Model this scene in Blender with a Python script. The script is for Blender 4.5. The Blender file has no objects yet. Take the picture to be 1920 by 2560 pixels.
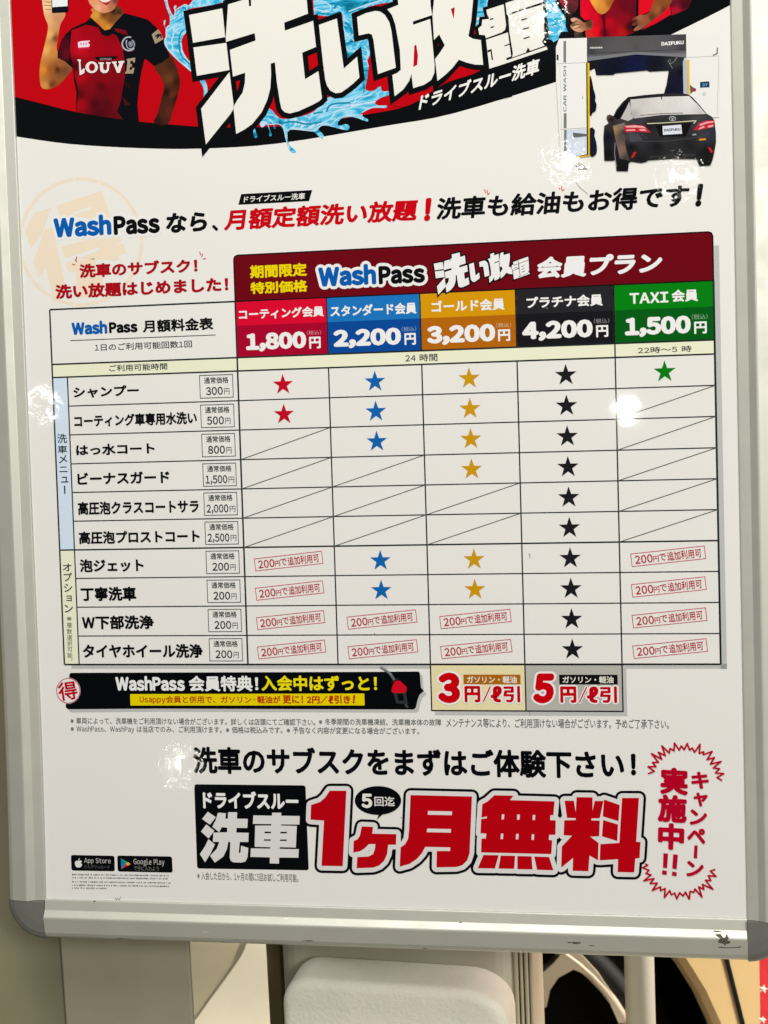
import bpy, math, random
import numpy as np
from mathutils import Vector, Matrix
from mathutils.geometry import tessellate_polygon, delaunay_2d_cdt

random.seed(7)
scn = bpy.context.scene
COL = scn.collection

# ------------------------------------------------------------------ camera geometry
F = 4300.0                                    # focal length in photo pixels (1920 x 2560)
RM = np.array([[0.97986425, 0.03030201, 0.19735207],
               [-0.01807185, 0.99781945, -0.06348034],
               [-0.19884532, 0.0586356, 0.97827522]])
CP = np.array([782.40628856, -188.83157739, -4225.14016027])
K = 0.000317                                  # metres per poster unit
LEAN = math.radians(4.0)
H0 = 1.15
POSTER_M = Matrix.Translation((0, 0, H0)) @ Matrix.Rotation(math.pi / 2 - LEAN, 4, 'X')

def plane_to_local(u, v, n=0.0):
    return Vector((K * u, -K * v, n))

CAM_L = Vector((K * CP[0], -K * CP[1], -K * CP[2]))
CAM_W = POSTER_M @ CAM_L
flip = np.diag([1, -1, -1])
right, down, fwd = RM[0] @ flip, RM[1] @ flip, RM[2] @ flip
rot = Matrix((right, -down, -fwd)).transposed().to_4x4()
cam = bpy.data.cameras.new('camera')
cam.sensor_fit = 'VERTICAL'; cam.sensor_height = 24.0
cam.lens = 24.0 * F / 2560.0
cam.dof.use_dof = True; cam.dof.focus_distance = K * 4290; cam.dof.aperture_fstop = 12.0
cam.clip_start = 0.05; cam.clip_end = 200
cam_o = bpy.data.objects.new('camera', cam); COL.objects.link(cam_o)
cam_o.matrix_world = POSTER_M @ Matrix.Translation(CAM_L) @ rot
scn.camera = cam_o

# ------------------------------------------------------------------ light
world = bpy.data.worlds.new('World'); scn.world = world; world.use_nodes = True
world.node_tree.nodes['Background'].inputs[0].default_value = (1.0, 0.95, 0.86, 1)
world.node_tree.nodes['Background'].inputs[1].default_value = 0.17

def area(name, loc, target, size, power, color=(1, .95, .87), shape='SQUARE', size_y=None):
    l = bpy.data.lights.new(name, 'AREA'); l.shape = shape; l.size = size
    if size_y: l.size_y = size_y
    l.energy = power; l.color = color
    o = bpy.data.objects.new(name, l); COL.objects.link(o); o.location = loc
    o.rotation_euler = (Vector(target) - Vector(loc)).to_track_quat('-Z', 'Y').to_euler()
    return o
area('canopy_or_fill_lamp', (-0.1, -1.2, 3.1), (0, 0, 1.1), 0.6, 27, (1, .965, .875))
area('canopy_or_fill_lamp', (0.7, -2.2, 3.2), (0, 0, 1.1), 0.7, 16, (1, .965, .875))
area('canopy_or_fill_lamp', (2.4, -3.8, 2.5), (0, 0, 0.9), 1.0, 84, (1, .96, .875))  # added fill from the front right, for the block and pedestal
fl_ = area('canopy_or_fill_lamp', (1.5, 0.3, 2.2), (0.72, .80, 0.4), 0.4, 54, (1, .95, .84)); fl_.data.spread = math.radians(56)  # added lamp behind the sign, narrowed to brighten the car fender
area('canopy_or_fill_lamp', (-0.45, 0.45, 3.0), (-0.3, .6, 0.4), 0.6, 17, (1, .96, .88))  # added lamp over the gap, brightens the bumper panels
scn.view_settings.view_transform = 'Standard'
scn.view_settings.look = 'None'
scn.view_settings.exposure = 0.07
scn.view_settings.gamma = 1.0
scn.view_settings.use_curve_mapping = False

# ------------------------------------------------------------------ projection helpers
def back(x, y, n=0.0):
    """photo pixel -> poster plane coordinates at height n (metres) over the paper"""
    d = RM.T @ np.array([x - 960, y - 1280, F])
    t = (-n / K - CP[2]) / d[2]
    q = CP + t * d
    return q[0], q[1]

def mirror_point(x, y, dist):
    """where a lamp stands whose reflection on the film shows at this pixel"""
    u, v = back(x, y)
    P = plane_to_local(u, v)
    d = (P - CAM_L).normalized()
    m = Vector((d.x, d.y, -d.z))
    return POSTER_M @ (P + m * dist), POSTER_M @ P

def world_at(x, y, Y):
    """the point of the vertical plane world-y = Y seen at a pixel"""
    d = RM.T @ np.array([x - 960, y - 1280, F])
    dl = Vector((d[0], -d[1], -d[2]))
    dw = POSTER_M.to_3x3() @ dl
    t = (Y - CAM_W.y) / dw.y
    return CAM_W + dw * t

for (x, y, dist, s, p) in [(1566, 1020, 3.4, .05, 1.0), (1418, 405, 4.2, .07, 1.7), (1345, 35, 4.6, .08, 2.6), (452, 1915, 4.0, .05, .55),
                           (1700, 436, 4.1, .05, .6), (110, 1012, 3.0, .05, .8)]:
    L, P = mirror_point(x, y, dist)
    area('glare_lamp', L, P, s, p, (1, .96, .88), 'DISK')  # one small lamp per glare spot, most added just to make it

# ------------------------------------------------------------------ materials
def lin(c):
    c = c / 255.0
    return c / 12.92 if c <= 0.04045 else ((c + 0.055) / 1.055) ** 2.4
ILL = (0.93, 0.86, 0.76)
MATS = {}
def film_normal(nt):
    """the clear film over the print: faint overall ripple, crumpled patches"""
    N, Lk = nt.nodes, nt.links
    tc = N.new('ShaderNodeTexCoord'); tc.object = POSTER
    n1 = N.new('ShaderNodeTexNoise'); n1.inputs['Scale'].default_value = 55; n1.inputs['Detail'].default_value = 1.5
    n2 = N.new('ShaderNodeTexNoise'); n2.inputs['Scale'].default_value = 230; n2.inputs['Detail'].default_value = 2.0
    n3 = N.new('ShaderNodeTexNoise'); n3.inputs['Scale'].default_value = 4.5; n3.inputs['Detail'].default_value = 1
    for n in (n1, n2, n3): Lk.new(tc.outputs['Object'], n.inputs['Vector'])
    acc = None
    for (x, y, r) in [(1415, 405, 75), (1345, 35, 85), (452, 1915, 80), (1700, 436, 70), (330, 735, 70), (108, 1012, 55)]:
        u, v = back(x, y)
        d = N.new('ShaderNodeVectorMath'); d.operation = 'DISTANCE'
        Lk.new(tc.outputs['Object'], d.inputs[0]); d.inputs[1].default_value = (K * u, -K * v, 0)
        mr = N.new('ShaderNodeMapRange'); mr.inputs['From Min'].default_value = 0; mr.inputs['From Max'].default_value = r * K
        mr.inputs['To Min'].default_value = 1; mr.inputs['To Max'].default_value = 0
        Lk.new(d.outputs['Value'], mr.inputs['Value'])
        if acc is None: acc = mr.outputs[0]
        else:
            mx = N.new('ShaderNodeMath'); mx.operation = 'MAXIMUM'
            Lk.new(acc, mx.inputs[0]); Lk.new(mr.outputs[0], mx.inputs[1]); acc = mx.outputs[0]
    rg = N.new('ShaderNodeTexNoise'); rg.inputs['Scale'].default_value = 75; rg.inputs['Detail'].default_value = 2; Lk.new(tc.outputs['Object'], rg.inputs['Vector'])
    rm = N.new('ShaderNodeMapRange'); rm.inputs['From Min'].default_value = .42; rm.inputs['From Max'].default_value = .58; Lk.new(rg.outputs[0], rm.inputs['Value'])
    ml = N.new('ShaderNodeMath'); ml.operation = 'MULTIPLY'; Lk.new(acc, ml.inputs[0]); Lk.new(rm.outputs[0], ml.inputs[1])
    st = N.new('ShaderNodeMath'); st.operation = 'MULTIPLY_ADD'; Lk.new(ml.outputs[0], st.inputs[0])
    st.inputs[1].default_value = 0.95; st.inputs[2].default_value = 0.012
    b1 = N.new('ShaderNodeBump'); b1.inputs['Distance'].default_value = 0.0004; b1.inputs['Strength'].default_value = 0.10
    Lk.new(n1.outputs[0], b1.inputs['Height'])
    b2 = N.new('ShaderNodeBump'); b2.inputs['Distance'].default_value = 0.00042
    Lk.new(st.outputs[0], b2.inputs['Strength']); Lk.new(n2.outputs[0], b2.inputs['Height']); Lk.new(b1.outputs[0], b2.inputs['Normal'])
    b3 = N.new('ShaderNodeBump'); b3.inputs['Distance'].default_value = 0.004; b3.inputs['Strength'].default_value = 0.12
    Lk.new(n3.outputs[0], b3.inputs['Height']); Lk.new(b2.outputs[0], b3.inputs['Normal'])
    return b3.outputs[0]

def glossy_print(name):
    m = bpy.data.materials.new(name); m.use_nodes = True
    b = m.node_tree.nodes['Principled BSDF']
    b.inputs['Roughness'].default_value = 0.6
    b.inputs['Specular IOR Level'].default_value = 0.0
    b.inputs['Coat Weight'].default_value = 1.0
    b.inputs['Coat Roughness'].default_value = 0.036
    b.inputs['Coat IOR'].default_value = 1.31
    m.node_tree.links.new(film_normal(m.node_tree), b.inputs['Coat Normal'])
    return m, b

def ink(rgb):
    key = tuple(rgb)
    if key in MATS: return MATS[key]
    m, b = glossy_print('ink_%02x%02x%02x' % key)
    b.inputs['Base Color'].default_value = tuple(min(lin(c) / i, .95) for c, i in zip(key, ILL)) + (1,)
    MATS[key] = m
    return m

def photo_ink():
    """printed photograph: the ink colours are stored with the vertices"""
    if 'photo' in MATS: return MATS['photo']
    m, b = glossy_print('photo_print')
    a = m.node_tree.nodes.new('ShaderNodeVertexColor'); a.layer_name = 'ink'
    m.node_tree.links.new(a.outputs[0], b.inputs['Base Color'])
    MATS['photo'] = m
    return m

def water_ink():
    if 'water' in MATS: return MATS['water']
    m, b = glossy_print('water_print'); nt = m.node_tree; N, Lk = nt.nodes, nt.links
    tc = N.new('ShaderNodeTexCoord'); tc.object = POSTER
    mp = N.new('ShaderNodeMapping'); mp.inputs['Rotation'].default_value = (0, 0, math.radians(-18)); mp.inputs['Scale'].default_value = (22, 52, 1)
    Lk.new(tc.outputs['Object'], mp.inputs[0])
    n = N.new('ShaderNodeTexNoise'); n.inputs['Scale'].default_value = 1.0; n.inputs['Detail'].default_value = 3; n.inputs['Distortion'].default_value = 2.6
    Lk.new(mp.outputs[0], n.inputs['Vector'])
    r = N.new('ShaderNodeValToRGB'); e = r.color_ramp.elements
    def c(r_, g, b_): return (lin(r_) / ILL[0], lin(g) / ILL[1], lin(b_) / ILL[2], 1)
    e[0].position = 0.30; e[0].color = c(0, 100, 125)
    e[1].position = 0.40; e[1].color = c(40, 155, 190)
    for p, col in ((0.47, (95, 185, 210)), (0.52, (165, 205, 220)), (0.555, (80, 175, 205)), (0.61, (55, 165, 195)), (0.66, (200, 215, 222)), (0.72, (130, 195, 210))):
        k = e.new(p); k.color = c(*col)
    Lk.new(n.outputs[0], r.inputs[0]); Lk.new(r.outputs[0], b.inputs['Base Color'])
    MATS['water'] = m
    return m

def solid(name, rgb, rough=.5, metal=0.0, bump=None, var=0.0, spec=.5, coat=0.0):
    m = bpy.data.materials.new(name); m.use_nodes = True
    nt = m.node_tree; b = nt.nodes['Principled BSDF']
    b.inputs['Base Color'].default_value = (*rgb, 1)
    b.inputs['Roughness'].default_value = rough; b.inputs['Metallic'].default_value = metal
    b.inputs['Specular IOR Level'].default_value = spec
    b.inputs['Coat Weight'].default_value = coat; b.inputs['Coat Roughness'].default_value = .05
    tc = nt.nodes.new('ShaderNodeTexCoord')
    if var:
        n = nt.nodes.new('ShaderNodeTexNoise'); n.inputs['Scale'].default_value = 9; n.inputs['Detail'].default_value = 8; n.inputs['Roughness'].default_value = .65
        nt.links.new(tc.outputs['Object'], n.inputs['Vector'])
        mr = nt.nodes.new('ShaderNodeMapRange'); mr.inputs['From Min'].default_value = .3; mr.inputs['From Max'].default_value = .7
        mr.inputs['To Min'].default_value = 1 - var; mr.inputs['To Max'].default_value = 1 + var * .4
        nt.links.new(n.outputs[0], mr.inputs['Value'])
        mx = nt.nodes.new('ShaderNodeVectorMath'); mx.operation = 'SCALE'; mx.inputs[0].default_value = rgb
        nt.links.new(mr.outputs[0], mx.inputs['Scale']); nt.links.new(mx.outputs[0], b.inputs['Base Color'])
    if bump:
        n = nt.nodes.new('ShaderNodeTexNoise'); n.inputs['Scale'].default_value = bump[0]; n.inputs['Detail'].default_value = 4
        nt.links.new(tc.outputs['Object'], n.inputs['Vector'])
        bp = nt.nodes.new('ShaderNodeBump'); bp.inputs['Strength'].default_value = bump[1]; bp.inputs['Distance'].default_value = bump[2]
        nt.links.new(n.outputs[0], bp.inputs['Height']); nt.links.new(bp.outputs[0], b.inputs['Normal'])
    return m

def aluminium():
    m = bpy.data.materials.new('satin_aluminium'); m.use_nodes = True
    nt = m.node_tree; b = nt.nodes['Principled BSDF']; N, Lk = nt.nodes, nt.links
    b.inputs['Base Color'].default_value = (.60, .615, .565, 1); b.inputs['Metallic'].default_value = .5; b.inputs['Roughness'].default_value = .38
    tc = N.new('ShaderNodeTexCoord')
    mp = N.new('ShaderNodeMapping'); mp.inputs['Scale'].default_value = (6, 900, 900)
    Lk.new(tc.outputs['UV'], mp.inputs[0])
    n = N.new('ShaderNodeTexNoise'); n.inputs['Scale'].default_value = 1; n.inputs['Detail'].default_value = 3
    Lk.new(mp.outputs[0], n.inputs['Vector'])
    n2 = N.new('ShaderNodeTexNoise'); n2.inputs['Scale'].default_value = 26; n2.inputs['Detail'].default_value = 7; n2.inputs['Roughness'].default_value = .7
    Lk.new(tc.outputs['Object'], n2.inputs['Vector'])
    mr = N.new('ShaderNodeMapRange'); mr.inputs['From Min'].default_value = .35; mr.inputs['From Max'].default_value = .7
    mr.inputs['To Min'].default_value = .42; mr.inputs['To Max'].default_value = .54
    Lk.new(n2.outputs[0], mr.inputs['Value']); Lk.new(mr.outputs[0], b.inputs['Roughness'])
    bp = N.new('ShaderNodeBump'); bp.inputs['Strength'].default_value = .12; bp.inputs['Distance'].default_value = .0002
    Lk.new(n.outputs[0], bp.inputs['Height']); Lk.new(bp.outputs[0], b.inputs['Normal'])
    return m

# ------------------------------------------------------------------ object helpers
def tag(o, label, cat, group=None, kind=None):
    if label: o['label'] = label
    if cat: o['category'] = cat
    if group: o['group'] = group
    if kind: o['kind'] = kind
    return o
def empty(name, mat=None, label=None, cat=None, group=None):
    o = bpy.data.objects.new(name, None); COL.objects.link(o)
    o.empty_display_size = .05
    if mat is not None: o.matrix_world = mat
    return tag(o, label, cat, group)
def mesh_obj(name, verts, faces, mats, parent=None, midx=None, smooth=False, uv=None):
    me = bpy.data.meshes.new(name); me.from_pydata([tuple(v) for v in verts], [], faces)
    for m in (mats if isinstance(mats, (list, tuple)) else [mats]): me.materials.append(m)
    if midx is not None: me.polygons.foreach_set('material_index', midx)
    if smooth: me.polygons.foreach_set('use_smooth', [True] * len(me.polygons))
    if uv is not None:
        l = me.uv_layers.new(name='UVMap')
        for p in me.polygons:
            for li, vi in zip(p.loop_indices, p.vertices): l.data[li].uv = uv[vi]
    me.update()
    o = bpy.data.objects.new(name, me); COL.objects.link(o)
    if parent is not None: o.parent = parent
    return o

POSTER = empty('poster', POSTER_M, 'glossy white car wash price poster with star table, clipped in the aluminium frame', 'poster')
STEP = 20e-6

# ------------------------------------------------------------------ printing
def Z(x0, y0, w, zw=1659.0):
    s = w / zw
    return lambda x, y: (x0 + x * s, y0 + y * s)
L_ = Z(0, 900, 960); R_ = Z(960, 900, 960)
T0 = Z(0, 0, 960); T00 = Z(960, 0, 960)
P5 = Z(100, 740, 560); P6 = Z(560, 560, 560); P7 = Z(1060, 520, 760)
H2 = Z(100, 480, 540); H3 = Z(540, 460, 580); H4 = Z(1060, 430, 740); W1 = Z(40, 420, 360)
B1 = Z(120, 1640, 500); B2 = Z(580, 1640, 540); B3 = Z(1060, 1640, 540); B4 = Z(1000, 1640, 920)
Q1 = Z(100, 1820, 400); M4 = Z(450, 1820, 700); M5 = Z(1100, 1820, 820)
N1 = Z(740, 1940, 500); N2 = Z(1180, 1940, 500); N3 = Z(460, 1920, 340)
U1 = Z(1560, 1820, 300, 1443); S8 = Z(1060, 600, 300)
HD1 = Z(0, 0, 480); HD2 = Z(440, 0, 480); HD3 = Z(800, 0, 480); HD4 = Z(1100, 0, 320); HD5 = Z(1380, 0, 540)
HD7 = Z(1480, 200, 340); HD8 = Z(90, 0, 240); HD9 = Z(140, 40, 320)
HE1 = Z(400, 0, 240); HE2 = Z(640, 220, 340); HE3 = Z(760, 0, 250); HE4 = Z(1320, 0, 400)
V1 = Z(0, 800, 200, 553); V2 = Z(0, 1500, 200, 553)

def px(z, pts): return [z(*p) for p in pts]
def smooth_loop(pts, n=4, closed=True):
    P = [np.array(p, float) for p in pts]; m = len(P); out = []
    rng = range(m) if closed else range(m - 1)
    for i in rng:
        g = lambda j: P[j % m] if closed else P[min(max(j, 0), m - 1)]
        p0, p1, p2, p3 = g(i - 1), g(i), g(i + 1), g(i + 2)
        for k in range(n):
            t = k / n
            out.append(tuple(0.5 * ((2 * p1) + (-p0 + p2) * t + (2 * p0 - 5 * p1 + 4 * p2 - p3) * t * t + (-p0 + 3 * p1 - 3 * p2 + p3) * t ** 3)))
    if not closed: out.append(tuple(P[-1]))
    return out
def round_rect(pts, r, n=5):
    """quad in pixels with rounded corners"""
    out = []; m = len(pts); P = [np.array(p, float) for p in pts]
    for i in range(m):
        a, b, c = P[i - 1], P[i], P[(i + 1) % m]
        d1 = (a - b) / np.linalg.norm(a - b); d2 = (c - b) / np.linalg.norm(c - b)
        s, e = b + d1 * r, b + d2 * r
        for k in range(n + 1):
            t = k / n
            out.append(tuple((1 - t) ** 2 * s + 2 * t * (1 - t) * b + t * t * e))
    return out
def ellipse(cx, cy, rx, ry, n=40, a0=0, a1=360):
    full = abs(a1 - a0) >= 360
    return [(cx + rx * math.cos(math.radians(a0 + (a1 - a0) * i / (n if full else n - 1))), cy + ry * math.sin(math.radians(a0 + (a1 - a0) * i / (n if full else n - 1)))) for i in range(n)]

GLYPH = {}
def glyph_mesh(s, res):
    c = bpy.data.curves.new('t', 'FONT'); c.body = s; c.resolution_u = res
    o = bpy.data.objects.new('t', c); me = o.to_mesh()
    v = np.empty(len(me.vertices) * 3, np.float32); me.vertices.foreach_get('co', v); v = v.reshape(-1, 3)[:, :2].astype(float)
    f = [tuple(p.vertices) for p in me.polygons]
    o.to_mesh_clear(); bpy.data.objects.remove(o); bpy.data.curves.remove(c)
    return v, f
def glyphs(s):
    """outline of a line of text; latin letters and digits take the shapes of the full-width set, closely spaced"""
    if s in GLYPH: return GLYPH[s]
    V, Fc, x, n = [], [], 0.0, 0
    for ch in s:
        if ch == ' ': x += .30; continue
        wide = chr(ord(ch) + 0xFEE0) if 0x21 <= ord(ch) <= 0x7e else ch
        key = (wide, len(s) < 25)
        if key not in GLYPH: GLYPH[key] = glyph_mesh(wide, 3 if len(s) < 25 else 2)
        v, f = GLYPH[key]
        if wide != ch:
            lo, hi = v[:, 0].min(), v[:, 0].max(); sq = .86
            pad = .055 if ch not in 'A' else .03
            V.append((v - np.array([lo, 0])) * np.array([sq, 1]) + np.array([x + pad, 0])); x += (hi - lo) * sq + 2 * pad
        else:
            V.append(v + np.array([x, 0])); x += 1.0
        Fc += [tuple(i + n for i in t) for t in f]; n += len(v)
    GLYPH[s] = (np.concatenate(V), Fc)
    return GLYPH[s]

class Ink:
    """collects flat printed shapes; build() links them as one mesh"""
    def __init__(s, name, parent=None, label=None):
        s.name, s.parent, s.label = name, parent or POSTER, label
        s.V, s.Fc, s.MI, s.mats, s.colors = [], [], [], [], {}
        s.count = 0; s.origin = None
    def slot(s, col):
        m = col if isinstance(col, bpy.types.Material) else ink(col)
        if m not in s.mats: s.mats.append(m)
        return s.mats.index(m)
    def raw(s, pts, faces, col, n, plane=False):
        b = len(s.V)
        for p in pts:
            u, v = p if plane else back(p[0], p[1], n)
            s.V.append((K * u, -K * v, n))
        mi = s.slot(col)
        for f in faces:
            s.Fc.append([b + i for i in f]); s.MI.append(mi)
        return b
    def poly(s, pts, col, lv, holes=(), plane=False):
        loops = [pts] + list(holes)
        tris = tessellate_polygon([[Vector((p[0], p[1], 0)) for p in l] for l in loops])
        allp = [p for l in loops for p in l]
        s.raw(allp, [t for t in tris], col, lv * STEP, plane)
        return s
    def line(s, p, q, w, col, lv, plane=False):
        p, q = np.array(p, float), np.array(q, float); d = (q - p) / max(np.linalg.norm(q - p), 1e-6)
        nrm = np.array([-d[1], d[0]]) * w / 2
        s.raw([tuple(p + nrm), tuple(q + nrm), tuple(q - nrm), tuple(p - nrm)], [(0, 1, 2, 3)], col, lv * STEP, plane)
        return s
    def stroke(s, pts, w, col, lv, closed=True, join='round', plane=False):
        P = [np.array(p, float) for p in pts]; m = len(P); h = w / 2; j = 0
        segs = range(m) if closed else range(m - 1)
        dirs = {}
        for i in segs:
            a, b = P[i], P[(i + 1) % m]; L = np.linalg.norm(b - a)
            if L < 1e-6: dirs[i] = np.array([1., 0]); continue
            d = (b - a) / L; dirs[i] = d; nn = np.array([-d[1], d[0]]) * h
            s.raw([tuple(a + nn), tuple(b + nn), tuple(b - nn), tuple(a - nn)], [(0, 1, 2, 3)], col, lv * STEP + j * 1.2e-6, plane); j += 1
        for i in (range(m) if closed else range(1, m - 1)):
            d0 = dirs[(i - 1) % m]; d1 = dirs[i]
            cr = d0[0] * d1[1] - d0[1] * d1[0]; ct = float(np.dot(d0, d1))
            if abs(cr) < 0.02 and ct > 0: continue
            if join == 'miter' and ct > -0.86:
                sgn = -1 if cr > 0 else 1
                n0 = np.array([-d0[1], d0[0]]) * h * sgn; n1 = np.array([-d1[1], d1[0]]) * h * sgn
                k = (n0 + n1) / (1 + ct)
                s.raw([tuple(P[i]), tuple(P[i] + n0), tuple(P[i] + k), tuple(P[i] + n1)], [(0, 1, 2, 3)], col, lv * STEP + j * 1.2e-6, plane)
            elif join == 'round':
                c = ellipse(P[i][0], P[i][1], h, h, 14)
                s.raw(c, [tuple(range(14))], col, lv * STEP + j * 1.2e-6, plane)
            j += 1
        return s
    def text(s, body, bl, tr, col, lv, bold=0.0, slant=0.0, rot=0.0, quad=None, outlines=(), ring=10, plane=False):
        """ink box of the text between lower-left and upper-right pixel; quad = BL, BR, TR, TL overrides"""
        v, f = glyphs(body)
        lo, hi = v.min(0) - bold, v.max(0) + bold
        if quad is None:
            u0, w0 = bl if plane else back(*bl); u1, w1 = tr if plane else back(*tr)
            h = w0 - w1; sh = slant * h
            q = [(u0, w0), (u1 - sh, w0), (u1, w1), (u0 + sh, w1)]
            if rot:
                c = np.mean(q, 0); a = math.radians(rot); Rr = np.array([[math.cos(a), -math.sin(a)], [math.sin(a), math.cos(a)]])
                q = [tuple(c + Rr @ (np.array(p) - c)) for p in q]
        else:
            q = [back(*p) for p in quad]
        q = [np.array(p, float) for p in q]
        em = np.linalg.norm(q[3] - q[0]) / max(hi[1] - lo[1], 1e-6)
        def put(off, col, n):
            t = (v + off - lo) / (hi - lo)
            uv = (q[0][None] * ((1 - t[:, :1]) * (1 - t[:, 1:])) + q[1][None] * (t[:, :1] * (1 - t[:, 1:])) + q[2][None] * (t[:, :1] * t[:, 1:]) + q[3][None] * ((1 - t[:, :1]) * t[:, 1:]))
            s.raw([tuple(a) for a in uv], f, col, n, True)
        def halo(r, col, lv, m, rings):
            j = 0
            for g in range(1, rings + 1):
                for k in range(m):
                    a = 2 * math.pi * (k + .5 * (g % 2)) / m
                    put(np.array([math.cos(a), math.sin(a)]) * r * g / rings, col, lv * STEP + j * 1.2e-6); j += 1
            put(np.zeros(2), col, lv * STEP + j * 1.2e-6)
        for (r, c, l) in outlines: halo(bold + r / em, c, l, 16, 2)
        if bold: halo(bold, col, lv, ring, 1)
        else: put(np.zeros(2), col, lv * STEP)
        return s
    def photo(s, outline, ctrl, lv, res=5.0, power=2.6, jitter=0.0):
        """printed photograph area: ink colour interpolated between control points"""
        from_np = np.array(outline, float); mn, mx_ = from_np.min(0), from_np.max(0)
        pts = [Vector(p) for p in outline]; m = len(pts)
        for gx in np.arange(mn[0], mx_[0], res):
            for gy in np.arange(mn[1], mx_[1], res):
                pts.append(Vector((gx + random.uniform(-.3, .3) * res, gy + random.uniform(-.3, .3) * res)))
        vs, es, fs = delaunay_2d_cdt(pts, [(i, (i + 1) % m) for i in range(m)], [], 1, 1e-4)[:3]
        cp = np.array([c[:2] for c in ctrl], float); cc = np.array([[lin(x) for x in c[2]] for c in ctrl])
        b = s.raw([tuple(p) for p in vs], [tuple(f) for f in fs], photo_ink(), lv * STEP)
        for i, p in enumerate(vs):
            d = np.maximum(((cp - np.array(p)) ** 2).sum(1), 1.0) ** (power / 2); w = 1 / d; w /= w.sum()
            c = (w[:, None] * cc).sum(0) / np.array(ILL) * (1 + random.uniform(-jitter, jitter))
            s.colors[b + i] = tuple(np.clip(c, 0, 1)) + (1,)
        return s
    def build(s, loc=None):
        V = np.array(s.V)
        if loc is not None: V = V - np.array([loc[0], loc[1], 0])
        o = mesh_obj(s.name, V, s.Fc, s.mats, s.parent, s.MI)
        if s.colors:
            at = o.data.color_attributes.new('ink', 'FLOAT_COLOR', 'POINT')
            for i, c in s.colors.items(): at.data[i].color = c
        if loc is not None: o.location = (loc[0], loc[1], 0)
        if s.label: o['label'] = s.label
        return o

WHITE = (224, 217, 206); BLACK = (5, 7, 10); RED = (178, 0, 14); DRED = (160, 5, 20); BLUE = (0, 84, 158); YEL = (240, 215, 0)
LINE = (28, 36, 36)

# ---- paper sheet
pl, pr, pb, ptop = -1024., 806., 1084., -1540.
sheet = Ink('paper_sheet')
sheet.raw([(pl, ptop), (pr, ptop), (pr, pb), (pl, pb)], [(0, 3, 2, 1)], WHITE, 0.0, True)
sheet.build()

# ---- header banner
hb = Ink('header_banner')
BG_RED = (180, 0, 12)
def below_top(pts): return pts
band_low = px(T0, [(0, 580), (70, 590), (300, 622), (600, 640), (870, 642), (1200, 620), (1659, 545)]) + px(T00, [(300, 490), (740, 355), (1000, 262), (1260, 140), (1500, 20), (1640, -70)])
band_low = smooth_loop(band_low, 4, False)
red_low = px(HD1, [(90, 826), (125, 835), (400, 905), (600, 955), (850, 1000), (1200, 1050), (1659, 1090)]) + [(560, 318), (700, 316), (800, 305), (904, 288), (1021, 264), (1110, 210), (1200, 182)]
red_low = smooth_loop(red_low, 4, False)
topL, topR = (-40, -420), (1960, -520)
hb.poly([topL] + band_low + [topR], BLACK, 1)
hb.poly([topL] + red_low + [(1240, -420)], BG_RED, 2)
hb_o = hb.build()

ath = Ink('athlete_photo', hb_o)
skinL, skinM, skinO, skinD = (228, 180, 118), (205, 140, 70), (178, 98, 28), (70, 36, 18)
def zc(z, lst): return [(*z(x, y), c) for x, y, c in lst]
ath.photo(smooth_loop(px(HD1, [(365, -60), (450, -60), (560, 100), (548, 165), (520, 215), (502, 330), (490, 430), (540, 490), (625, 580), (560, 680), (480, 750), (400, 770), (352, 742), (342, 600), (365, 470), (400, 330), (415, 220), (382, 130)]), 3),
          zc(HD1, [(390, 60, (232, 188, 140)), (420, 180, (215, 160, 105)), (500, 160, (190, 130, 90)), (430, 300, (222, 165, 95)), (480, 330, (120, 60, 30)), (400, 430, (222, 160, 85)), (460, 450, (195, 120, 50)), (370, 600, (205, 125, 45)), (440, 600, (150, 80, 28)), (500, 600, (70, 36, 18)), (560, 610, (110, 62, 34)), (390, 740, (200, 130, 65)), (520, 560, (150, 85, 45)), (450, 730, (110, 50, 18))]), 4, 3.0, 2.3, .02)
for (x0, y0, x1, y1) in [(385, 15, 442, 20), (380, 45, 442, 48), (392, 80, 440, 82)]:
    ath.stroke(px(HD1, [(x0, y0), (x1, y1)]), 1.4, (120, 66, 40), 8, False)
ath.poly(round_rect(px(HD1, [(440, -200), (602, -200), (590, 106), (448, 114)]), 3), (8, 10, 26), 7)
ath.poly(px(HD1, [(450, -180), (582, -180), (584, 53), (452, 62)]), (222, 220, 216), 9)
ath.photo(smooth_loop(px(HD1, [(800, 70), (1012, 50), (1068, 120), (1000, 190), (945, 265), (900, 262), (850, 205), (782, 152), (800, 110)]), 3),
          zc(HD1, [(830, 130, (205, 140, 55)), (880, 200, (190, 120, 35)), (930, 240, (200, 130, 45)), (960, 170, (110, 62, 25)), (1030, 110, (60, 32, 20)), (900, 130, (110, 58, 22)), (980, 100, (50, 28, 20)), (1030, 140, (120, 68, 40))]), 3, 3.0, 2.3, .02)
ath.photo(smooth_loop(px(HD1, [(745, -120), (1030, -120), (1022, -10), (1000, 60), (960, 96), (900, 112), (845, 98), (792, 52), (762, 0)]), 3),
          zc(HD1, [(790, 10, (212, 140, 95)), (850, 70, (225, 160, 120)), (900, 95, (205, 130, 85)), (960, 60, (170, 100, 70)), (1000, 10, (110, 60, 45)), (900, 50, (215, 130, 100)), (760, -100, (200, 130, 90)), (1000, -100, (120, 70, 50))]), 5, 3.0, 2.3, .02)
ath.poly(smooth_loop(px(HD1, [(850, 0), (880, 22), (915, 44), (945, 30), (952, 8), (900, 16)])), (160, 40, 45), 6)
ath.poly(smooth_loop(px(HD1, [(842, -22), (880, 14), (915, 20), (945, 8), (960, -22)])), (228, 205, 185), 7)
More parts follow.
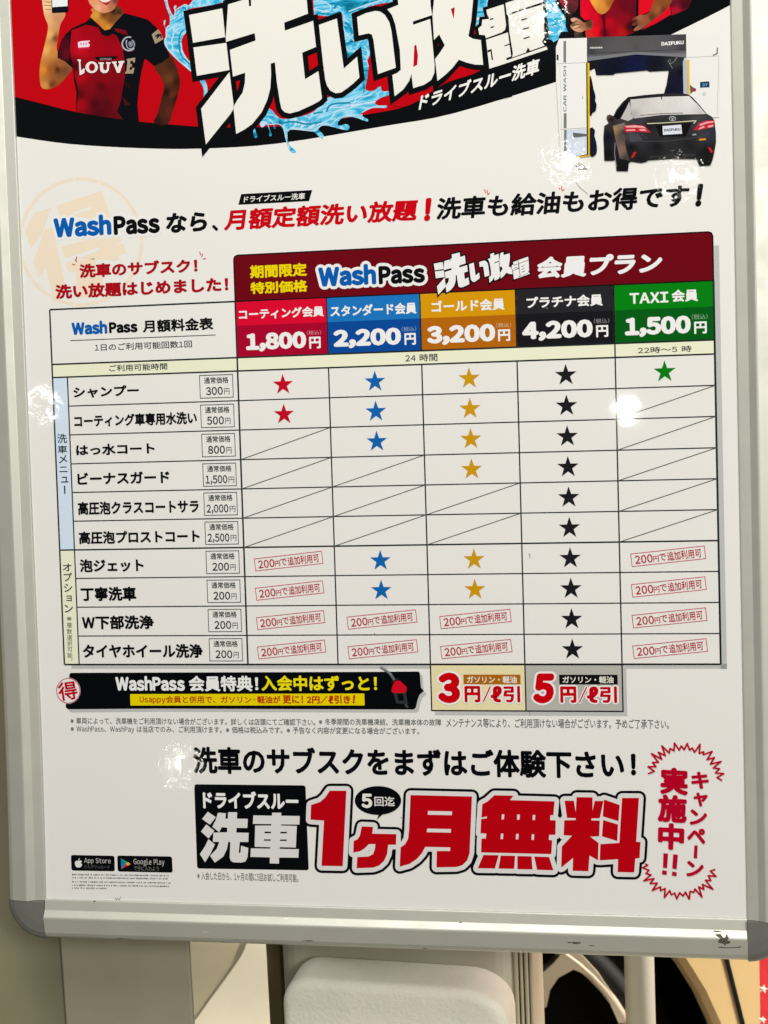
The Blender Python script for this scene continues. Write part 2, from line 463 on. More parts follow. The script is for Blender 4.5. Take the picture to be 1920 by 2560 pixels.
jersey = px(HD1, [(785, 150), (740, 190), (690, 212), (620, 245), (565, 295), (530, 350), (498, 450), (498, 500), (560, 530), (632, 592), (640, 700), (660, 800), (655, 962), (850, 1003), (1060, 1034), (1200, 1054), (1188, 900), (1200, 760), (1222, 620), (1250, 508), (1290, 535), (1332, 572), (1400, 540), (1472, 485), (1430, 400), (1400, 305), (1350, 235), (1280, 170), (1180, 140), (1072, 114), (1000, 190), (950, 252), (905, 262), (850, 218)])
ath.poly(jersey, (6, 8, 14), 6)
ath.photo(px(HD1, [(618, 262), (680, 240), (742, 215), (800, 225), (850, 240), (880, 300), (930, 316), (980, 292), (1010, 312), (1060, 420), (1072, 500), (1082, 640), (1062, 760), (1042, 880), (1012, 960), (1062, 1033), (850, 1002), (656, 962), (680, 800), (645, 640), (604, 430)]),
          zc(HD1, [(650, 300, (165, 4, 22)), (740, 280, (150, 0, 18)), (700, 420, (185, 4, 26)), (850, 400, (152, 0, 14)), (1000, 420, (150, 0, 18)), (960, 330, (140, 0, 14)), (700, 660, (165, 2, 18)), (900, 700, (130, 0, 14)), (1030, 620, (120, 2, 16)), (780, 760, (120, 4, 16)), (880, 740, (80, 2, 12)), (700, 900, (155, 2, 18)), (820, 900, (70, 2, 12)), (920, 900, (80, 4, 14)), (1000, 860, (110, 4, 16)), (860, 990, (70, 2, 14)), (690, 820, (90, 2, 12)), (640, 580, (70, 2, 12)), (1030, 1010, (95, 6, 18))]), 8, 3.2, 2.5, .05)
ath.photo(px(HD1, [(545, 330), (600, 285), (602, 420), (632, 575), (560, 525), (502, 490), (505, 440)]), zc(HD1, [(560, 360, (70, 6, 18)), (590, 320, (40, 4, 14)), (560, 470, (95, 6, 22)), (610, 540, (15, 6, 12)), (520, 470, (50, 6, 16))]), 8, 3.5)
ath.poly(px(HD1, [(990, 242), (1085, 262), (1108, 302), (1050, 292), (1000, 270)]), (112, 4, 22), 9)
ath.poly(px(HD1, [(1075, 700), (1110, 720), (1150, 775), (1080, 740)]), (38, 6, 10), 9)
ath.poly(px(HD1, [(1060, 830), (1090, 870), (1125, 905), (1080, 910)]), (70, 10, 12), 9)
ath.photo(smooth_loop(px(HD1, [(1335, 572), (1472, 486), (1510, 545), (1542, 625), (1556, 720), (1535, 830), (1500, 940), (1450, 1074), (1332, 1062), (1360, 980), (1400, 830), (1416, 740), (1385, 662)]), 3),
          zc(HD1, [(1400, 580, (78, 40, 18)), (1480, 560, (62, 28, 14)), (1460, 680, (100, 52, 24)), (1530, 700, (50, 20, 12)), (1440, 800, (30, 14, 10)), (1490, 820, (92, 40, 20)), (1400, 960, (66, 28, 16)), (1450, 960, (84, 34, 20)), (1350, 1050, (40, 16, 12)), (1520, 850, (38, 14, 10))]), 5, 3.0, 2.3, .02)
# chest lettering and marks
louve = [[(278, 560), (320, 563), (326, 580), (316, 592), (326, 706), (346, 690), (355, 672), (373, 690), (368, 740), (305, 771), (297, 592), (280, 580)],
         [(550, 600), (620, 600), (620, 618), (610, 624), (613, 688), (636, 706), (660, 690), (662, 624), (648, 618), (648, 598), (708, 598), (705, 620), (691, 626), (686, 700), (660, 736), (615, 742), (580, 722), (570, 690), (567, 626), (550, 618)],
         [(722, 590), (786, 588), (786, 606), (778, 613), (801, 672), (821, 612), (806, 605), (808, 585), (888, 580), (885, 602), (871, 610), (826, 736), (790, 736), (742, 616), (725, 610)],
         [(918, 556), (1028, 540), (1020, 602), (1000, 602), (995, 577), (966, 582), (961, 626), (986, 622), (981, 660), (956, 662), (951, 706), (985, 692), (995, 670), (1016, 672), (1000, 746), (894, 746), (900, 725), (912, 720), (926, 582), (918, 576)]]
for i, p in enumerate(louve):
    ath.stroke(px(HD9, p), 4.2, (28, 4, 10), 10); ath.poly(px(HD9, p), (228, 205, 195) if i < 3 else (158, 138, 112), 14)
eo, ei = ellipse(462, 664, 82, 77, 26), ellipse(466, 664, 40, 50, 26)
ath.stroke(px(HD9, eo), 4.2, (28, 4, 10), 10); ath.poly(px(HD9, eo), (228, 205, 195), 14, [px(HD9, ei)])
ath.poly(px(HD9, [(490, 530), (810, 518), (770, 560), (540, 575)]), (20, 4, 10), 10)
for k in range(9): ath.poly(px(HD9, [(570 + k * 17, 545), (582 + k * 17, 544), (582 + k * 17, 568), (570 + k * 17, 569)]), (120, 120, 125), 12)
ath.poly(px(HD9, [(285, 338), (330, 325), (438, 318), (436, 332), (408, 338), (440, 372), (425, 400), (288, 410)]), (232, 200, 205), 10)
for k in range(3): ath.stroke(px(HD9, [(330 + k * 34, 345), (318 + k * 34, 362), (332 + k * 34, 376)]), 1.5, (150, 10, 30), 12, False)
ath.stroke(px(HD9, [(290, 432), (340, 420), (436, 415)]), 1.6, (190, 50, 80), 10, False)
ath.poly(px(HD9, ellipse(945, 360, 98, 100)), (14, 14, 22), 10)
ath.stroke(px(HD9, ellipse(945, 360, 86, 88, 30, 40, 290)), 3.6, (165, 165, 172), 11, False)
ath.stroke(px(HD9, ellipse(965, 368, 52, 60, 22, -70, 200)), 2.8, (150, 150, 160), 12, False)
ath.poly(px(HD9, smooth_loop([(945, 335), (985, 330), (1000, 365), (968, 405), (940, 375)])), (120, 120, 132), 12)
ath.poly(px(HD9, [(905, 315), (925, 310), (918, 350), (900, 355)]), (150, 150, 160), 12)
ath.stroke(px(HD9, [(880, 440), (950, 465), (1020, 445)]), 1.6, (90, 20, 40), 12, False)
ath.poly(px(HD9, [(1240, 240), (1322, 172), (1348, 205), (1392, 300), (1285, 362)]), (150, 134, 108), 10)
ath.stroke(px(HD9, [(1285, 265), (1330, 235), (1310, 285), (1352, 240), (1365, 282)]), 3.4, (14, 14, 22), 12, False)
ath.build()

stf = Ink('staff_photo', hb_o)
red1, red2 = (205, 4, 26), (110, 4, 18)
stf.photo(px(HE4, [(300, -60), (520, -60), (520, 60), (500, 110), (420, 180), (400, 130), (350, 60)]), zc(HE4, [(330, 20, (150, 40, 52)), (420, 100, (60, 22, 24)), (480, 30, (90, 30, 36)), (420, 170, (40, 24, 18)), (350, -40, (160, 30, 40))]), 3, 4, jitter=.25)
stf.photo(px(HE4, [(540, -60), (1145, -60), (1140, 90), (1120, 170), (1075, 285), (1100, 335), (1010, 372), (800, 382), (602, 396), (590, 295), (660, 280), (662, 200), (592, 212), (545, 165)]),
          zc(HE4, [(580, 60, (205, 2, 32)), (560, 150, (215, 2, 30)), (700, 180, (200, 2, 30)), (780, 160, (110, 2, 20)), (900, 140, (120, 6, 24)), (1000, 60, (95, 4, 20)), (1100, 100, (90, 6, 24)), (1060, 270, (60, 6, 14)), (880, 300, (150, 2, 18)), (700, 330, (215, 4, 24)), (640, 380, (190, 40, 36)), (960, 340, (170, 14, 20)), (840, 240, (170, 2, 24)), (790, 340, (90, 2, 14)), (1000, 200, (130, 4, 22))]), 4, 4, 3.2, .05)
stf.photo(smooth_loop(px(HE4, [(640, -50), (885, -50), (870, 40), (830, 110), (765, 148), (700, 100)]), 3), zc(HE4, [(680, 20, (225, 150, 60)), (760, 60, (205, 130, 45)), (850, 30, (150, 85, 30)), (770, 130, (190, 120, 45))]), 6, 3.5)
stf.photo(smooth_loop(px(HE4, [(440, 198), (488, 182), (540, 205), (590, 235), (664, 205), (662, 300), (600, 310), (545, 335), (480, 318), (438, 272), (462, 240)]), 3), zc(HE4, [(470, 215, (215, 160, 120)), (500, 290, (220, 170, 130)), (560, 260, (150, 90, 55)), (630, 250, (80, 44, 26)), (470, 240, (80, 44, 30)), (520, 320, (190, 130, 95))]), 6, 3)
for a, b in (((450, 235), (520, 215)), ((450, 268), (530, 250)), ((480, 300), (545, 280))): stf.stroke(px(HE4, [a, b]), 1.8, (45, 26, 18), 7, False)
stf.photo(px(HE4, [(480, 330), (560, 340), (580, 385), (480, 380)]), zc(HE4, [(500, 350, (70, 60, 44)), (560, 370, (36, 30, 24))]), 3, 4, jitter=.3)
stf.poly(px(HE4, [(765, 150), (795, 150), (808, 382), (795, 384)]), (70, 0, 14), 7)
stf.poly(px(HE4, [(1150, -60), (1340, -60), (1330, 10), (1250, 125), (1145, 162)]), (210, 6, 28), 4)
stf.poly(px(HE4, [(1400, 20), (1470, 40), (1482, 150), (1330, 240), (1180, 312), (1290, 215)]), (205, 8, 30), 4)
stf.photo(px(HE4, [(1470, -60), (1720, -60), (1659, 92), (1490, 160)]), zc(HE4, [(1500, 30, (90, 14, 30)), (1530, 110, (160, 12, 34)), (1620, 50, (60, 6, 18))]), 4, 4)
stf.photo(smooth_loop(px(HE4, [(1335, -40), (1500, -40), (1470, 50), (1400, 130), (1295, 212), (1200, 285), (1112, 322), (1098, 300), (1150, 250), (1092, 268), (1085, 240), (1130, 205), (1080, 215), (1100, 185), (1165, 155), (1255, 130)]), 3),
          zc(HE4, [(1420, 0, (130, 68, 32)), (1350, 100, (150, 80, 40)), (1400, 110, (90, 44, 24)), (1230, 200, (140, 76, 44)), (1160, 180, (150, 90, 60)), (1110, 230, (80, 40, 26)), (1130, 310, (150, 92, 66)), (1280, 180, (90, 44, 26))]), 6, 3.0, 2.3, .02)
stf.poly(px(HE4, [(1120, -60), (1150, -60), (1142, 160), (1120, 190)]), (14, 8, 12), 5)
stf.build()

SPL = [Ink('water_splash', hb_o) for _ in range(5)]
WAT = water_ink()
SPL[0].poly(smooth_loop(px(HE1, [(20, -120), (80, 20), (110, 130), (160, 260), (172, 330), (160, 440), (118, 490), (70, 440), (66, 360), (100, 350), (80, 440), (112, 520), (110, 620), (80, 680), (100, 800), (250, 980), (545, 1240), (530, 1090), (450, 1010), (372, 860), (365, 740), (400, 620), (470, 520), (460, 300), (480, 160), (700, 120), (1120, 30), (1500, -200), (500, -200), (580, 0), (500, 100), (430, 90), (380, 105), (300, 190), (260, 160), (290, 110), (262, 90), (240, 130), (255, 200), (225, 285), (180, 240), (130, 100), (110, -100)]), 2), WAT, 10)
SPL[2].poly(px(HE3, [(140, -200), (1480, -200), (1480, 30), (1280, 60), (1080, 105), (790, 220), (840, 700), (1075, 640), (1100, 900), (1050, 1000), (1070, 1100), (1050, 1300), (985, 1600), (975, 1180), (950, 770), (720, 1000), (660, 480), (630, 210), (420, 270), (170, 250)]), WAT, 10)
SPL[1].poly(smooth_loop(px(HE2, [(160, 250), (290, 370), (480, 362), (700, 290), (870, 120), (1050, 60), (1250, -150), (1300, -160), (1340, 20), (1440, 30), (1480, 0), (1520, -20), (1540, 40), (1620, 40), (1620, 85), (1520, 120), (1450, 180), (1500, 215), (1590, 212), (1580, 242), (1420, 245), (1290, 310), (1300, 345), (1362, 380), (1350, 408), (1180, 352), (1050, 370), (1000, 420), (1010, 460), (1100, 440), (1140, 470), (1120, 512), (1050, 505), (900, 466), (800, 460), (755, 500), (822, 570), (815, 612), (790, 612), (700, 530), (600, 520), (420, 508), (385, 540), (390, 650), (430, 720), (482, 760), (482, 788), (430, 780), (390, 720), (360, 620), (330, 500), (270, 440), (230, 445), (238, 495), (218, 490), (205, 440), (150, 440), (190, 560), (180, 588), (160, 575), (165, 530), (130, 445), (75, 485), (50, 410)]), 3), WAT, 10)
SPL[1].poly(smooth_loop(px(HD2, [(676, 1095), (690, 1140), (702, 1170), (696, 1190), (680, 1188), (668, 1150)])), WAT, 10)
SPL[0].poly(smooth_loop(px(HD2, [(205, 690), (245, 690), (272, 760), (262, 830), (240, 850), (240, 770)])), WAT, 10)
SPL[3].poly(px(HD4, [(490, -100), (640, -100), (612, 60), (605, 190), (640, 245), (545, 250), (515, 330), (490, 372), (460, 382)]), WAT, 10)
SPL[4].poly(px(HD4, [(1290, -120), (1470, -120), (1500, 40), (1560, 130), (1630, 240), (1625, 330), (1655, 410), (1570, 412), (1540, 470), (1535, 512), (1470, 548), (1440, 510), (1415, 515), (1400, 300), (1350, 100)]), WAT, 10)
# light rims and dark streaks of the printed water
for pts, w in ([(HE1, [(110, -60), (140, 110), (225, 285), (262, 200), (245, 130)]), 2.4], [(HE1, [(160, 440), (112, 500), (110, 640), (85, 690), (105, 800), (260, 985), (540, 1230)]), 3.2], [(HE1, [(365, 740), (380, 870), (455, 1010), (530, 1090)]), 3.0], [(HE1, [(250, 420), (230, 600), (200, 730), (240, 880)]), 3.4], [(HE1, [(260, 180), (380, 105), (440, 80), (500, 100), (580, 0)]), 2.4],
               [(HE2, [(60, 410), (150, 445), (280, 440), (340, 500), (365, 620), (400, 730)]), 2.2], [(HE2, [(385, 530), (430, 500), (610, 515), (720, 520), (800, 455), (920, 440), (1020, 360), (1180, 335), (1300, 330)]), 2.6], [(HE2, [(420, 480), (620, 500), (800, 430), (900, 380), (980, 290), (1180, 230), (1300, 200)]), 2.4], [(HE2, [(910, 240), (1060, 230), (1190, 190), (1230, 120), (1400, 90)]), 3.0], [(HE2, [(1290, 300), (1420, 235), (1580, 225)]), 2.4],
               [(HE3, [(160, 150), (400, 190), (440, 100), (330, 30)]), 3.0], [(HE3, [(640, 420), (700, 560), (800, 640), (830, 690)]), 2.4], [(HE3, [(740, 190), (900, 130), (1100, 60), (1300, 0)]), 3.0], [(HE3, [(1000, 760), (1060, 860), (1040, 1000), (1070, 1100)]), 2.2]):
    SPL[0 if pts[0] is HE1 else 1 if pts[0] is HE2 else 4 if pts[0] is HD4 else 2].stroke(smooth_loop(px(pts[0], pts[1]), 4, False), w, (178, 205, 215), 12, False)
for pts, w in ([(HE1, [(400, 520), (345, 600), (330, 760), (370, 960), (520, 1110)]), 3.6], [(HE1, [(380, 140), (430, 135), (440, 160)]), 4], [(HE2, [(310, 430), (460, 410), (620, 440), (800, 410)]), 4.5], [(HE2, [(860, 290), (920, 200), (1150, 180)]), 4.5], [(HE2, [(700, 310), (820, 290)]), 4], [(HE3, [(220, 215), (440, 235), (600, 190)]), 4.5], [(HE3, [(680, 370), (760, 440), (800, 560)]), 6], [(HE3, [(500, 140), (560, 60), (640, 110)]), 6], [(HD4, [(1450, 330), (1520, 300), (1560, 260)]), 4]):
    SPL[0 if pts[0] is HE1 else 1 if pts[0] is HE2 else 4 if pts[0] is HD4 else 2].stroke(smooth_loop(px(pts[0], pts[1]), 4, False), w, (8, 128, 160), 12, False)
for w_ in SPL: w_.build()

# big title lettering
TITLE = {
 'sen': [(HD2, [(113, 130), (400, 72), (425, 320), (147, 370)]), (HD2, [(150, 410), (435, 370), (462, 605), (180, 655)]),
         (HD2, [(462, 622), (497, 900), (494, 945), (470, 985), (258, 1248), (217, 940)]),
         (HD2, [(450, 38), (625, -15), (632, 57), (650, 50), (646, -40), (700, -60), (690, -200), (950, -270), (960, -110), (1115, -160), (1140, 118), (935, 195), (940, 265), (1185, 180), (1210, 405), (1090, 455), (1115, 685), (1230, 615), (1262, 850), (1240, 872), (1180, 905), (1060, 960), (985, 980), (940, 970), (912, 940), (898, 880), (870, 700), (855, 538), (818, 550), (822, 640), (815, 760), (790, 860), (740, 970), (660, 1070), (590, 1120), (520, 1157), (496, 925), (530, 865), (575, 800), (595, 720), (598, 628), (492, 662), (465, 432), (688, 350), (680, 286), (432, 362), (430, 320)])],
 'i': [(HD2, [(1235, 215), (1390, 160), (1450, 592), (1565, 490), (1585, 670), (1530, 722), (1480, 762), (1425, 800), (1380, 806), (1335, 784), (1305, 740), (1290, 690), (1270, 540)]),
       (HD3, [(320, 148), (400, 112), (480, 94), (520, 100), (560, 128), (598, 190), (618, 270), (655, 585), (500, 640), (462, 345), (448, 298), (420, 288), (335, 306)])],
 'ho': [(HD3, [(582, 80), (678, 42), (662, -80), (790, -125), (800, -40), (948, -90), (956, 50), (968, 130), (802, 186), (806, 214), (952, 164), (990, 560), (988, 630), (962, 690), (900, 732), (805, 762), (790, 640), (770, 700), (720, 772), (645, 832), (625, 648), (668, 630), (698, 602), (690, 430), (650, 210), (622, 130)]),
        (HD3, [(985, 345), (972, 130), (985, 0), (1005, -110), (1100, -150), (1112, -50), (1312, -110), (1322, 10), (1306, 180), (1282, 312), (1320, 335), (1390, 346), (1410, 560), (1340, 558), (1270, 542), (1200, 515), (1150, 580), (1090, 640), (1015, 700), (994, 510), (1040, 450), (1078, 390), (1030, 298)])],
 'dai': [(HD4, [(600, 128), (825, 55), (856, 330), (842, 388), (800, 420), (595, 495), (582, 455), (510, 450), (495, 370), (540, 330), (548, 256), (640, 245), (612, 185)]),
         (HD4, [(597, 515), (880, 420), (922, 730), (860, 752), (862, 782), (1380, 602), (1395, 640), (860, 820), (640, 890)]),
         (HD4, [(848, 40), (1000, -10), (1312, -110), (1325, 30), (1000, 135), (866, 186)]),
         (HD4, [(885, 203), (1000, 158), (1335, 55), (1355, 480), (1320, 545), (1358, 590), (935, 745), (945, 690), (900, 420)])]}
ttl = Ink('title_lettering', hb_o, 'huge white slanted lettering outlined in black')
for key, sw in (('sen', 26), ('i', 26), ('ho', 26), ('dai', 16)):
    for z, p in TITLE[key]: ttl.stroke(px(z, p), sw, BLACK, 16, join='miter')
ttl.poly(px(HD3, [(820, 900), (1400, 600), (1659, 540), (1659, 835), (1200, 945), (900, 1000)]), BLACK, 15)
ttl.poly(px(HD3, [(1075, 718), (1205, 575), (1338, 610), (1338, 634)]), (178, 0, 14), 26)
ttl.poly(px(HD3, [(700, 925), (612, 905), (762, 800), (768, 912)]), (178, 0, 14), 26)
TW = (224, 217, 203)
for z, p in TITLE['sen'] + TITLE['i']: ttl.poly(px(z, p), TW, 28)
(z, p), (z2, p2) = TITLE['ho']
ttl.poly(px(z, p), TW, 28, [px(HD3, [(815, 396), (832, 384), (846, 480), (840, 560), (806, 580)])])
ttl.poly(px(z2, p2), TW, 28, [px(HD3, [(1130, 75), (1165, 64), (1155, 166)])])
for z, p in TITLE['dai']: ttl.poly(px(z, p), TW, 28)
for p in ([(655, 240), (692, 232), (690, 252), (640, 262)], [(655, 348), (700, 336), (698, 356), (655, 366)], [(1055, 250), (1130, 230), (1130, 246), (1055, 270)], [(1070, 372), (1150, 348), (1152, 368), (1070, 390)], [(1085, 490), (1165, 465), (1168, 486), (1085, 510)], [(1140, 615), (1172, 662), (1112, 680)], [(615, 652), (668, 634), (690, 782), (668, 772), (655, 666), (618, 682)], [(835, 588), (905, 562), (905, 580), (835, 602)]):
    ttl.poly(px(HD4, p), (22, 26, 30), 30)
ttl.build()
sub = Ink('subtitle_lettering', hb_o)
sub.text('ドライブスルー洗車', None, None, (228, 222, 212), 30, .035, quad=[(1046, 277), (1347, 184), (1351, 143), (1054, 236)])
sub.build()

# ---- car wash picture
cw = Ink('car_wash_picture')
cw.poly(px(HD5, [(55, 296), (268, 290), (278, 1190), (140, 1212), (60, 1190), (32, 640), (30, 362)]), (224, 218, 208), 32)
cw_o = cw.build()
gan = Ink('wash_gantry', cw_o)
gan.poly(px(HD5, [(1030, 262), (1290, 250), (1282, 900), (1060, 900), (1030, 440)]), (223, 216, 206), 31)
for a, b in (((88, 315), (108, 480)), ((90, 870), (112, 985)), ((92, 998), (112, 1160))):
    gan.poly(px(HD5, [(a[0], a[1]), (b[0], a[1]), (b[0], b[1]), (a[0], b[1])]), (112, 114, 112), 34)
GR = (165, 165, 160)
for a, b, w in (((35, 490), (268, 480), 1.4), ((66, 994), (262, 982), 1.6), ((1035, 442), (1282, 430), 1.2), ((34, 640), (64, 1190), .8), ((1282, 432), (1268, 880), .9), ((60, 500), (78, 1180), .7)):
    gan.line(HD5(*a), HD5(*b), w, GR, 34)
gan.text('CAR WASH', None, None, (70, 100, 92), 34, .02, quad=[HD5(112, 860), HD5(110, 510), HD5(88, 510), HD5(88, 860)])
gan.poly(px(HD5, [(112, 998), (266, 986), (270, 1186), (116, 1200)]), (196, 200, 206), 34)
gan.poly(px(HD5, [(160, 1018), (272, 1030), (272, 1046), (164, 1058)]), (92, 92, 92), 35)
gan.poly(px(HD5, [(36, 420), (50, 420), (50, 466), (36, 460)]), (10, 40, 48), 34)
gan.poly(px(HD5, [(262, 480), (272, 480), (278, 1192), (268, 1192)]), (16, 16, 18), 35)
gan.poly(px(HD5, [(271, 480), (288, 484), (290, 1190), (278, 1192)]), (212, 168, 12), 36)
gan.line(HD5(140, 1214), HD5(292, 1194), 3.4, (205, 160, 20), 36); gan.line(HD5(140, 1204), HD5(285, 1186), 2, (20, 20, 20), 35)
gan.photo(px(HD5, [(290, 470), (640, 410), (1024, 428), (1012, 455), (1010, 724), (860, 718), (880, 650), (897, 542), (750, 550), (730, 540), (490, 563), (470, 575), (340, 577), (325, 512), (292, 545)]), zc(HD5, [(320, 490, (20, 20, 26)), (450, 530, (12, 14, 30)), (650, 500, (14, 20, 52)), (800, 490, (16, 16, 24)), (950, 480, (44, 44, 46)), (950, 600, (18, 18, 40)), (900, 690, (14, 16, 34)), (990, 560, (12, 12, 22))]), 34, 5, 2.3, .15)
gan.photo(px(HD5, [(268, 288), (1030, 262), (1032, 440), (640, 418), (268, 470)]), zc(HD5, [(300, 310, (66, 64, 62)), (650, 300, (80, 76, 74)), (1000, 290, (62, 60, 62)), (300, 400, (58, 56, 56)), (650, 380, (72, 68, 68)), (1000, 370, (56, 54, 58)), (300, 450, (100, 98, 98)), (1000, 425, (110, 106, 106)), (650, 405, (96, 92, 92))]), 36, 5, 2.3, .04)
gan.poly(px(HD5, [(268, 440), (640, 398), (1032, 414), (1032, 440), (640, 418), (268, 470)]), (112, 110, 110), 37)
gan.line(HD5(268, 412), HD5(1030, 378), 1.2, (40, 40, 42), 37)
gan.text('DAIFUKU', HD5(840, 353), HD5(1012, 313), (222, 218, 212), 38, .055)
for k in range(7): gan.poly(px(HD5, [(292 + k * 14, 362 - k * .3), (303 + k * 14, 361 - k * .3), (301 + k * 14, 373 - k * .3), (291 + k * 14, 374 - k * .3)]), (205, 195, 185), 38)
gan.poly(smooth_loop(px(HD5, [(290, 590), (306, 615), (318, 680), (335, 740), (330, 770), (342, 800), (335, 850), (312, 866), (290, 880)]), 2), (12, 14, 34), 34)
gan.poly(smooth_loop(px(HD5, [(290, 985), (330, 1000), (325, 1040), (340, 1090), (345, 1160), (328, 1195), (290, 1190)]), 2), (10, 18, 40), 34)
gan.poly(px(HD5, [(1005, 470), (1036, 455), (1040, 722), (1010, 724)]), (170, 172, 178), 35)
gan.poly(px(HD5, [(1036, 460), (1055, 458), (1058, 732), (1042, 732)]), (214, 176, 60), 36)
gan.poly(px(HD5, [(1058, 650), (1106, 688), (1062, 722)]), (92, 82, 88), 36); gan.poly(px(HD5, ellipse(1094, 690, 14, 14, 12)), (160, 30, 60), 37)
gan.poly(px(HD5, [(1137, 630), (1208, 624), (1210, 670), (1138, 674)]), (14, 52, 84), 35)
gan.text('27', HD5(1155, 664), HD5(1195, 642), (120, 165, 185), 36, .03)
gan.stroke(px(HD5, ellipse(1168, 722, 10, 11, 14)), 1.2, (130, 150, 165), 35)
gan.stroke(px(HD5, [(1270, 366), (1268, 412), (1236, 426)]), 2.6, (46, 44, 48), 35, False)
gan.poly(px(HD5, [(152, 1230), (198, 1215), (268, 1294), (205, 1298)]), (172, 165, 155), 34); gan.stroke(px(HD5, [(152, 1230), (205, 1298), (268, 1294)]), 1.2, (80, 78, 74), 35, False)
gan.stroke(px(HD5, [(236, 735), (236, 760)]), 2, (150, 150, 148), 35, False)
for p in ([(890, 460), (905, 490), (925, 525)], [(960, 440), (930, 480), (900, 492)], [(905, 455), (910, 470)]): gan.stroke(px(HD5, p), 1.3, (135, 132, 128), 39, False)
gan.build()
car = Ink('printed_sedan', cw_o)
car.photo(px(HD7, [(440, 208), (650, 182), (860, 165), (1090, 160), (1180, 178), (1230, 215), (1320, 315), (1400, 412), (1460, 445), (1492, 490), (1512, 640), (1512, 760), (1500, 830), (1482, 930), (1462, 1000), (1440, 1042), (1310, 1048), (1278, 965), (1100, 962), (960, 962), (690, 980), (660, 1000), (600, 1012), (480, 995), (450, 1010), (438, 1112), (300, 1112), (282, 970), (262, 985), (150, 985), (140, 700), (150, 560), (205, 525), (176, 470), (186, 432), (215, 420), (262, 440), (300, 360), (370, 272)]), zc(HD7, [(700, 190, (30, 28, 30)), (480, 240, (24, 22, 24)), (1250, 260, (20, 20, 22)), (600, 470, (58, 56, 58)), (900, 470, (44, 42, 44)), (1300, 450, (62, 60, 62)), (700, 560, (26, 24, 26)), (560, 700, (40, 38, 42)), (500, 690, (70, 68, 74)), (900, 730, (44, 42, 42)), (1350, 660, (52, 52, 56)), (480, 820, (16, 15, 16)), (800, 820, (22, 21, 22)), (1200, 800, (28, 27, 28)), (900, 900, (34, 34, 34)), (1400, 880, (18, 17, 18)), (600, 980, (22, 24, 22)), (370, 1050, (14, 14, 15)), (1360, 1010, (16, 16, 17)), (200, 700, (10, 14, 26)), (180, 900, (12, 12, 14)), (230, 470, (20, 18, 20)), (200, 440, (90, 70, 66)), (420, 560, (60, 54, 52)), (1490, 600, (40, 44, 54))]), 40, 4.5, 2.4, .06)
car.photo(px(HD7, [(468, 238), (850, 205), (1185, 195), (1290, 300), (1390, 415), (1240, 418), (850, 425), (510, 470), (478, 420)]), zc(HD7, [(520, 280, (192, 186, 178)), (850, 260, (205, 198, 188)), (1200, 260, (212, 205, 196)), (700, 400, (200, 190, 180)), (1340, 400, (190, 184, 178)), (500, 440, (170, 160, 155))]), 42, 5, jitter=.03)
car.stroke(px(HD7, [(845, 170), (850, 240)]), 2.4, (20, 20, 22), 44, False)
car.poly(px(HD7, [(268, 440), (330, 340), (420, 250), (440, 260), (410, 330), (350, 470), (300, 480)]), (8, 8, 12), 42)
car.poly(px(HD7, [(350, 470), (420, 340), (455, 260), (500, 470), (440, 500)]), (180, 172, 165), 42)
car.photo(px(HD7, [(255, 560), (400, 520), (420, 640), (400, 760), (430, 900), (460, 985), (340, 960), (290, 740)]), zc(HD7, [(270, 600, (150, 110, 60)), (340, 560, (120, 108, 98)), (350, 680, (80, 70, 64)), (340, 860, (120, 92, 80)), (420, 960, (60, 55, 55)), (400, 640, (50, 46, 46))]), 42, 4, jitter=.15)
car.poly(px(HD7, [(450, 700), (560, 650), (620, 735), (470, 750)]), (66, 64, 70), 42)
car.stroke(px(HD7, [(590, 432), (850, 410), (1110, 402)]), 1.6, (60, 50, 50), 44, False)
car.stroke(px(HD7, [(480, 500), (700, 470), (1000, 440), (1300, 430), (1400, 440)]), 3, (52, 52, 54), 42, False)
car.stroke(px(HD7, [(670, 532), (900, 522), (1270, 496), (1240, 530)]), 2.2, (198, 190, 150), 43, False)
for p in ([(382, 562), (500, 545), (640, 556), (722, 642), (560, 632), (402, 636)], [(1240, 612), (1300, 525), (1400, 492), (1495, 492), (1484, 575), (1400, 590), (1290, 615)]): car.poly(px(HD7, p), (178, 34, 48), 43)
for p in ([(400, 560), (520, 552), (620, 562), (660, 590), (560, 580), (420, 580)], [(420, 605), (520, 600), (530, 618), (420, 622)], [(570, 600), (640, 596), (670, 622), (590, 620)], [(1310, 540), (1400, 508), (1485, 502), (1480, 520), (1400, 530), (1320, 562)], [(1300, 590), (1360, 560), (1380, 575), (1310, 605)], [(1410, 560), (1480, 545), (1480, 568), (1420, 580)]): car.poly(px(HD7, p), (226, 150, 150), 44)
car.poly(px(HD7, [(770, 552), (1225, 520), (1140, 690), (830, 690)]), (12, 12, 14), 42)
car.poly(px(HD7, [(860, 562), (1088, 544), (1100, 655), (866, 670)]), (208, 208, 212), 44)
car.text('DAIFUKU', None, None, (45, 45, 50), 45, .05, quad=[HD7(880, 630), HD7(1080, 618), HD7(1078, 588), HD7(880, 598)])
car.stroke(px(HD7, ellipse(982, 470, 40, 26, 20)), 1.4, (178, 175, 172), 44); car.stroke(px(HD7, ellipse(982, 462, 18, 16, 14)), 1.2, (178, 175, 172), 44); car.stroke(px(HD7, [(982, 462), (982, 496)]), 1.4, (178, 175, 172), 45, False)
car.poly(px(HD7, [(1225, 660), (1272, 656), (1274, 672), (1226, 676)]), (150, 150, 150), 44)
car.poly(px(HD7, [(1306, 718), (1390, 712), (1388, 732), (1306, 738)]), (215, 140, 30), 44)
for p in ([(475, 952), (512, 878), (542, 878), (505, 946)], [(1412, 816), (1448, 826), (1478, 878), (1450, 888)]): car.poly(px(HD7, p), (190, 30, 36), 44)
car.stroke(px(HD7, [(470, 752), (900, 745), (1300, 700), (1440, 650)]), 1.2, (72, 70, 72), 43, False)
